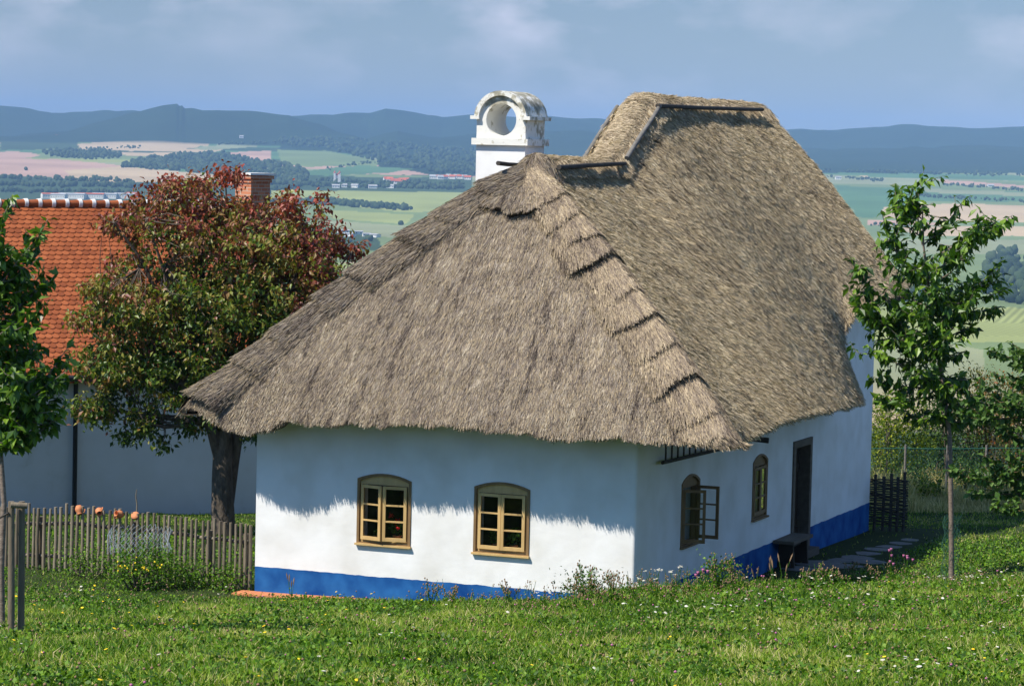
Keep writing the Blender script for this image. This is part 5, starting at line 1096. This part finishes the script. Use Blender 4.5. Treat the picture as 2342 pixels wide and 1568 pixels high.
# apple tree whose trunk stands outside the frame, its boughs reach in from the right
SHA = [(2440, 1000, 2200, 915, .2), (2440, 960, 2235, 870, -.2), (2430, 920, 2260, 800, .3), (2430, 900, 2310, 780, 0), (2440, 940, 2330, 860, .4), (2440, 980, 2290, 930, -.4), (2440, 1060, 2168, 1072, 0), (2430, 1100, 2250, 1040, .3), (2440, 1120, 2215, 1130, .2), (2440, 1130, 2270, 1155, -.2), (2435, 1050, 2300, 1040, -.5), (2440, 1080, 2330, 1100, .4), (2430, 940, 2200, 950, -.3), (2430, 900, 2270, 850, -.3), (2430, 930, 2300, 900, .3), (2440, 960, 2240, 950, .5), (2430, 880, 2330, 800, .3)]
shoot_tree('apple_tree', 'apple boughs with pale round leaves reaching in from the right edge', 46.5, [(2450, 1290, .09), (2445, 1150, .08), (2438, 1000, .06), (2430, 880, .035)], SHA, 0.115, 'apple_leaf', 'twig', None, 63, pitch=0.017, droop=0.45, wide=0.75, sub=6)

def bush(px, py, ra, rb_, D, mt, label, seed, n=2600, leaf=0.075, name='bush', depth=0.8, gap=0.5, stem=True):
    r = np.random.default_rng(seed); base = at_depth(px, py+rb_, D); base[2] = gz(base[0], base[1]); e = empty(name, tuple(base), label, 'bush'); top = at_depth(px, py-rb_, D); k = D/FPX
    Hh = max(0.4, top[2]-base[2]); Wd = ra*k; nc = max(10, n//22); q = r.normal(0, 1, (nc, 3)); q /= np.linalg.norm(q, axis=1)[:, None]; q *= r.random((nc, 1))**0.35
    c = q*np.array([1, 1, 0.5])*np.array([Wd, Wd*depth, Hh]); c[:, 2] += Hh*0.5; c[:, 2] *= 1+0.18*vnoise(c*np.array([1, 1, 0]), 1.2, seed); ang = math.atan2(R0[1], R0[0])
    c = np.stack([c[:, 0]*math.cos(ang)-c[:, 1]*math.sin(ang), c[:, 0]*math.sin(ang)+c[:, 1]*math.cos(ang), np.maximum(c[:, 2], 0.05)], 1)
    s = M(); cc = np.repeat(c, 22, 0)+r.normal(0, 0.13, (nc*22, 3)); cc[:, 2] = np.maximum(cc[:, 2], 0.02); tone = np.clip(0.5+np.repeat(r.normal(0, 0.25, nc), 22)+r.normal(0, 0.2, len(cc)), 0, 1); leafset(s, cc, leaf, r, droop=0.4, wide=0.6, rnd=tone, fold=False); s.build('foliage', MT[mt], e)
    s = M()
    for q_ in c[::9]: limb(s, (r.normal(0, .05), r.normal(0, .05), -0.1), q_, 0.028, 0.006, 0.15, 5, r)
    s.build('stem', MT['bark'], e); return e
bush(2055, 985, 75, 120, 69, 'bush_yellow', 'yellow green bush right beside the far wall corner', 71, 4200, 0.08)
bush(2012, 1020, 45, 80, 68, 'bush_yellow', 'yellow green bush half hidden by the far wall corner', 72, 2000, 0.08)
bush(2115, 1010, 70, 95, 71, 'bush_green', 'dark green bush behind the young cherry trunk', 73, 3800)
bush(2185, 1000, 70, 110, 70.5, 'bush_green', 'green bush right of the young cherry trunk behind the wire fence', 74, 3600)
bush(2255, 975, 75, 150, 71, 'bush_rust', 'rust tinged tall bush behind the apple boughs', 75, 5600)
bush(2335, 980, 60, 150, 70, 'bush_rust', 'rust tinged tall bush at the right edge', 76, 4500)
bush(2232, 850, 62, 60, 76, 'bush_rust', 'orange brown bush top rising behind the others', 77, 2600)
bush(2140, 930, 50, 80, 75, 'bush_green', 'taller green bush behind the cherry crown foot', 78, 2600)
bush(2420, 960, 70, 150, 72, 'bush_green', 'green bush just past the right edge', 79, 2500)
bush(2125, 1118, 28, 22, 65.2, 'bush_yellow', 'small yellow leaved shrub above the dry grass', 80, 700, 0.09)
bush(2080, 1105, 60, 38, 66.5, 'bush_green', 'green shrub standing behind the wattle hurdle', 93, 2000, 0.07)
bush(2210, 1100, 50, 45, 66.8, 'bush_green', 'green shrub behind the cherry trunk at the edge of the dry grass', 94, 1800, 0.07)
bush(2300, 1120, 50, 45, 65.0, 'bush_green', 'low dark bush under the apple boughs', 81, 1500)
# bush in front of the paling fence
fb = bush(322, 1290, 78, 52, 48.4, 'herb', 'bushy green herb clump with yellow flowers before the paling fence', 85, 3600, 0.05, name='flowering_bush')
r = np.random.default_rng(86); s = M()
for k in range(26):
    c = np.array([*(R0*r.normal(0, 0.22)+F0*(-0.25)), 0.42+r.normal(0, 0.06)]); t = np.linspace(0, 6.28, 7)[:-1]; V = [c+0.017*np.array([math.cos(u), 0.3*math.sin(u), math.sin(u)]) for u in t]+[c-np.array([F0[0], F0[1], 0])*0.01]; s.add(V, [(i, (i+1) % 6, 6) for i in range(6)], r.random())
s.build('flower', MT['yellow_petal'], fb)
bush(430, 1318, 60, 26, 48.9, 'herb', 'low leafy growth along the fence foot right of the yellow flowered clump', 87, 1600, 0.05)
bush(520, 1330, 40, 20, 48.7, 'herb', 'low leafy growth at the fence foot nearest the cottage', 88, 900, 0.05)
bush(195, 1296, 60, 16, 49.8, 'herb', 'low leafy growth along the fence foot below the jugs', 89, 1000, 0.045)
bush(1345, 1380, 58, 20, 43.6, 'bush_green', 'dark low herb clump at the foot of the wall near its corner', 92, 1300, 0.05)
bush(1640, 1330, 34, 26, 41.8, 'herb', 'dense low herb on the bank below the open window', 90, 900, 0.05)
def cage(name, px, py0, py1, rad, D, mt, label, cells=16, wob=0.03, seed=1, th=0.0028, top=None):
    r = np.random.default_rng(seed); a = at_depth(px, py1, D); a[2] = gz(a[0], a[1]) if top is None else a[2]; t = at_depth(px, py0, D); H = t[2]-a[2]; s = M(); nr = max(6, int(H/0.055))
    def P(i, j): th_ = 2*math.pi*(i+(0.5 if j % 2 else 0))/cells; q = rad*(1+wob*4*math.sin(j*0.7+i)); return np.array([q*math.cos(th_)+0.02*math.sin(j), q*math.sin(th_), H*j/nr+0.02*math.sin(i*1.7)])
    for i in range(cells):
        for j in range(nr):
            for k in ((0, 1) if j % 2 == 0 else (0, 1)):
                b_ = P(i+(k if j % 2 else k-1)+(0 if j % 2 else (1 if k == 0 else 0))*0, j+1) if False else P(i+(k if j % 2 else -k), j+1); s.tube([P(i, j), b_], th, 4, cap=False)
    o = s.build(name, MT[mt]); o.location = a; tag(o, label, name.replace('_', ' ')); return o
cage('tree_guard', 2173, 1178, 1318, 0.14, 48.6, 'green_wire', 'green wire netting sleeve round the young cherry trunk', 12, 0.02, 5, 0.0022)
cage('wire_netting', 318, 1208, 1262, 0.52, 48.9, 'pale_wire', 'loose pale wire netting cylinder over the yellow flowered clump', 34, 0.02, 6, 0.0024, top=1)
# dry tall grass in front of the bushes
r = np.random.default_rng(91); n = 9000; D = 64.0+4.0*r.random(n); k = 0.128+0.07*r.random(n); X = k*D; x, y = W2(X, D); z = ground_z(X, D); hh = (0.35+0.45*r.random(n))*(0.7+0.6*vnoise(np.stack([x, y, 0*x], 1), 0.9, 3))
tp = r.normal(0, 0.28, (n, 3)); tp[:, 2] = 1; w_ = np.tile([R0[0]*0.006, R0[1]*0.006, 0], (n, 1)); p0 = np.stack([x, y, z], 1); p1 = p0+tp*hh[:, None]*0.6; p2 = p1+(tp+r.normal(0, 0.35, (n, 3))*np.array([1, 1, 0.5]))*hh[:, None]*0.4
s = M(); s.add(np.stack([p0-w_, p0+w_, p1+w_, p1-w_], 1).reshape(-1, 3), np.arange(4*n).reshape(-1, 4), r.random(n)); s.add(np.stack([p1-w_, p1+w_, p2+w_*0.3, p2-w_*0.3], 1).reshape(-1, 3), np.arange(4*n).reshape(-1, 4), r.random(n)); tag(s.build('dry_grass', MT['dry']), 'tall pale dry grass before the bushes', 'grass', kind='stuff')

# ================================================================ VALLEY
ico_v, ico_f = None, None
_bm = bmesh.new(); bmesh.ops.create_icosphere(_bm, subdivisions=2, radius=1.0); _bm.verts.index_update(); ico_v = np.array([v.co[:] for v in _bm.verts]); ico_f = np.array([[v.index for v in f.verts] for f in _bm.faces]); _bm.free()
def blob_trees(s, P, hs, r):
    for p, h in zip(P, hs):
        V = ico_v.copy(); V *= (1+0.30*vnoise(V+r.random(3)*50, 1.6, 2)+0.15*vnoise(V+r.random(3)*50, 3.5, 3))[:, None]; V = V*np.array([h*0.45*(0.8+0.5*r.random()), h*0.45, h*0.52])+np.array([0, 0, h*0.42]); s.add(V+p, ico_f, r.random(), 0, True)
def scatter_line(s, pl, n, h, r, wob=2.0):
    pl = np.array(pl, float); c = np.concatenate([[0], np.cumsum(np.linalg.norm(np.diff(pl, axis=0), axis=1))]); q = r.random(n)*c[-1]; x = np.interp(q, c, pl[:, 0]); y = np.interp(q, c, pl[:, 1])+r.normal(0, wob, n); P = [ground_at(a, b) for a, b in zip(x, y)]; blob_trees(s, P, h*(0.5+0.8*r.random(n)), r)
def scatter_poly(s, poly, n, h, r):
    P_ = np.array(poly, float); lo, hi = P_.min(0), P_.max(0); got = []
    while len(got) < n:
        q = lo+(hi-lo)*r.random(2)
        if in_poly(np.array([q[0]]), np.array([q[1]]), poly)[0]: got.append(ground_at(*q))
    blob_trees(s, got, h*(0.6+0.7*r.random(n)), r)
r = np.random.default_rng(300)
s = M(); scatter_poly(s, [(275, 384), (300, 372), (345, 362), (420, 356), (510, 352), (545, 362), (620, 372), (690, 388), (706, 404), (700, 424), (620, 424), (560, 414), (480, 400), (400, 392)], 950, 11, r)
scatter_poly(s, [(94, 350), (140, 344), (230, 346), (275, 353), (275, 362), (200, 366), (120, 360)], 220, 9.5, r); scatter_poly(s, [(630, 318), (800, 320), (1100, 345), (1280, 372), (1280, 398), (1000, 398), (950, 388), (868, 372), (750, 342), (650, 334)], 900, 11, r)
tag(s.build('woodland', MT['far_tree']), 'dark wooded slopes between the fields across the valley', 'woodland', kind='stuff')
s = M()
for pl, n, h in [([(0, 408), (120, 412), (300, 416)], 60, 10), ([(0, 424), (300, 428), (620, 420)], 110, 11), ([(0, 438), (300, 442)], 60, 9), ([(180, 345), (320, 337)], 20, 8), ([(500, 330), (600, 328), (660, 322)], 30, 8), ([(600, 440), (700, 425), (820, 428), (1060, 432)], 130, 11), ([(720, 412), (860, 420), (1060, 420)], 60, 9), ([(745, 386), (860, 372), (940, 384)], 30, 7), ([(616, 440), (610, 460)], 12, 10), ([(615, 462), (740, 468), (940, 480)], 90, 11), ([(700, 460), (900, 474)], 60, 9), ([(1890, 405), (2020, 414)], 24, 7), ([(2150, 424), (2250, 428), (2342, 437)], 40, 8), ([(2100, 448), (2230, 456), (2342, 462)], 40, 7), ([(1880, 392), (2342, 402)], 60, 9), ([(1990, 515), (2080, 516)], 12, 6)]:
    scatter_line(s, pl, int(n*1.7), h*0.8, r, 1.5)
tag(s.build('hedgerows', MT['far_tree']), 'dark hedgerows and tree lines across the valley fields', 'hedgerow', kind='stuff')
s = M(); scatter_poly(s, [(2255, 600), (2290, 580), (2420, 575), (2420, 700), (2280, 695), (2240, 660)], 150, 12, r); scatter_poly(s, [(2000, 640), (2110, 650), (2110, 690), (2000, 690)], 60, 10, r)
tag(s.build('valley_wood', MT['far_tree']), 'dark wood in the valley behind the right hand cherry', 'woodland', kind='stuff')
def lone(px, py, h, label, seed):
    r = np.random.default_rng(seed); p = ground_at(px, py); e = empty('valley_tree', tuple(p), label, 'tree'); s = M(); blob_trees(s, [np.array([r.normal(0, h*.12), r.normal(0, h*.12), r.random()*h*.12]) for _ in range(5)], h*(0.6+0.25*r.random(5)), r); s.build('crown', MT['far_tree'], e); s = M(); s.tube([(0, 0, -1), (0, 0, h*0.3)], h*0.035, 6); s.build('trunk', MT['bark'], e)
lone(917, 515, 9.5, 'lone round tree standing in the pale green field left of the chimney', 1); lone(60, 390, 9, 'lone small tree in the pinkish field at far left', 2); lone(842, 552, 9, 'dark tree beside the white sheds above the left hip', 3); lone(800, 555, 6, 'small tree among the white sheds above the left hip', 4)

MT['far_wall'] = mat('far_wall', [(0.62, 0.60, 0.56), (0.82, 0.81, 0.78)], 0.9, attr=None, noise=0.1)
MT['far_roof'] = mat('far_roof', [(0.38, 0.08, 0.04), (0.52, 0.15, 0.08)], 0.9, attr=None, noise=0.1)
MT['far_grey'] = mat('far_grey_roof', [(0.30, 0.30, 0.31), (0.45, 0.45, 0.46)], 0.9, attr=None, noise=0.1)
def far_house(px, py, w_, d_, h_, rh, label, group, roofm='far_roof', yaw=0.0, name='village_house', cat='house'):
    p = ground_at(px, py); e = empty(name, tuple(p), label, cat, group, math.atan2(R0[1], R0[0])+yaw); s = M(); s.box((0, 0, h_/2-0.5), (w_, d_, h_+1)); a, b = w_/2, d_/2
    for x in (-a, a): s.add([(x, -b, h_), (x, b, h_), (x, 0, h_+rh*0.98)], [(0, 1, 2)])
    s.build('wall', MT['far_wall'], e); s = M(); o = 0.6; t = 0.35
    for sg in (-1, 1):
        s.add([(-a-o, sg*(b+o), h_-rh*o/b+t), (a+o, sg*(b+o), h_-rh*o/b+t), (a+o, 0, h_+rh+t), (-a-o, 0, h_+rh+t), (-a-o, sg*(b+o), h_-rh*o/b), (a+o, sg*(b+o), h_-rh*o/b)], [(0, 1, 2, 3), (0, 1, 5, 4)])
    s.build('roof', MT[roofm], e)
    s = M()
    for k in range(max(2, int(w_/4))): s.box((-a+w_*(k+0.5)/max(2, int(w_/4)), -b-0.03, h_*0.55), (1.2, 0.08, 1.5))
    s.build('window', MT['dark'], e)
ORD = ['first', 'second', 'third', 'fourth', 'fifth', 'sixth', 'seventh', 'eighth', 'ninth', 'tenth', 'eleventh', 'twelfth', 'thirteenth', 'fourteenth', 'fifteenth']
r = np.random.default_rng(401)
for k, x in enumerate((885, 893, 902, 911, 921, 929)): far_house(x, 420-abs(k-3)*1.5+r.normal(0, 1), 13+4*r.random(), 9, 5, 4.5, f'{ORD[k]} from the left of the red roofs grouped mid valley left of the chimney', 'red roofs mid valley', yaw=r.normal(0, .4))
for k, x in enumerate((990, 998, 1007, 1016, 1026, 1035, 1044, 1053, 1062, 1070)): far_house(x, 408+r.normal(0, 2.5)+k*0.4, 11+5*r.random(), 9, 5.5, 3.5, f'{ORD[k]} from the left of the pale village houses nearest the chimney', 'pale village houses by the chimney', 'far_roof' if k % 2 else 'far_grey', r.normal(0, .5))
for k, x in enumerate((768, 787, 812, 852, 893, 905)): far_house(x, 430+r.normal(0, 1), 9+9*r.random(), 9, 5, 2.2, f'{ORD[k]} from the left of the white buildings along the tree belt', 'white buildings along the tree belt', 'far_grey', r.normal(0, .3))
for k, (x, wv) in enumerate(((115, 26), (135, 22), (165, 40), (205, 44), (240, 36), (285, 30), (305, 20))): far_house(x, 455+r.normal(0, 1.5), wv*1.15, 18, 8, 1.6, f'{ORD[k]} from the left of the long pale halls above the orange ridge', 'industrial halls above the orange ridge', 'far_grey' if k % 3 else 'far_roof', r.normal(0, .15), 'industrial_hall', 'hall')
for k, (x, y) in enumerate(((785, 533), (800, 541), (818, 536), (838, 541), (858, 543))): far_house(x, y, 10+5*r.random(), 8, 3.5, 0.8, f'{ORD[k]} from the left of the white sheds just above the left hip', 'white sheds above the left hip', 'far_grey', r.normal(0, .3), 'shed', 'shed')
far_house(1917, 411, 13, 9, 6, 1.5, 'lone white building in the fields right of the roof', None, 'far_grey', 0.1)
far_house(2265, 428, 14, 9, 4, 2, 'pale farm building in the fields at the right edge', None, 'far_grey', 0.2)
far_house(552, 318, 12, 9, 6, 3, 'small pale house at the top of the far stubble field', None, 'far_grey', 0.2)
far_house(132, 316, 14, 10, 7, 3, 'small pale house at the foot of the wooded hills', None, 'far_roof', 0.2)
# the twin towered church
p = ground_at(771, 416); ce = empty('church', tuple(p), 'distant twin towered church with red caps above the tree belt', 'church', None, math.atan2(R0[1], R0[0]))
s = M(); s.box((0, 8, 6), (13, 22, 14)); s.build('nave', MT['far_wall'], ce)
for x in (-5, 5):
    s = M(); s.box((x, -4, 8.5), (4.2, 4.2, 19)); o = s.build('tower', MT['far_wall'], ce); s = M(); s.lathe([(2.7, 0), (2.9, 0.8), (1.6, 2.6), (0.8, 3.4), (0.9, 4.2), (0.0, 6.2)], (x, -4, 18), 10); s.build('spire', MT['far_roof'], o)
s = M(); s.add([(-7, -3, 12.9), (7, -3, 12.9), (0, -3, 18), (-7, 19, 12.9), (7, 19, 12.9), (0, 19, 18)], [(0, 1, 2), (3, 4, 5)]); s.add([(-7, -3, 12.9), (0, -3, 18), (0, 19, 18), (-7, 19, 12.9), (7, -3, 12.9), (7, 19, 12.9)], [(0, 1, 2, 3), (4, 1, 2, 5)]); s.build('roof', MT['far_roof'], ce)
p = ground_at(774, 424); te = empty('water_tower', tuple(p), 'red and white striped mast in front of the church', 'mast', None); s = M(); s.tube([(0, 0, 0), (0, 0, 22)], [1.4, 1.0], 8); s.build('shaft', MT['far_wall'], te); s = M(); s.lathe([(0, -1), (1.9, 0), (1.9, 1.5), (0, 2.5)], (0, 0, 22), 10); s.build('head', MT['far_roof'], te)

# ================================================================ HAZE
hzv = M(); hzv.box((CAM[0]+F0[0]*3000, CAM[1]+F0[1]*3000, 60), (42000, 42000, 560)); hb_ = hzv.build('haze', [])
hm = bpy.data.materials.new('haze'); hm.use_nodes = True; t = hm.node_tree; t.nodes.clear(); o = t.nodes.new('ShaderNodeOutputMaterial'); pv = t.nodes.new('ShaderNodeVolumePrincipled')
pv.inputs['Color'].default_value = (0.33, 0.56, 0.95, 1); pv.inputs['Density'].default_value = 6.2e-5; pv.inputs['Anisotropy'].default_value = -0.25
t.links.new(pv.outputs[0], o.inputs['Volume']); hb_.data.materials.append(hm); tag(hb_, 'thin blue summer haze over the valley', 'haze', kind='stuff')
sc.cycles.volume_bounces = 1; sc.cycles.transparent_max_bounces = 12; sc.cycles.max_bounces = 8
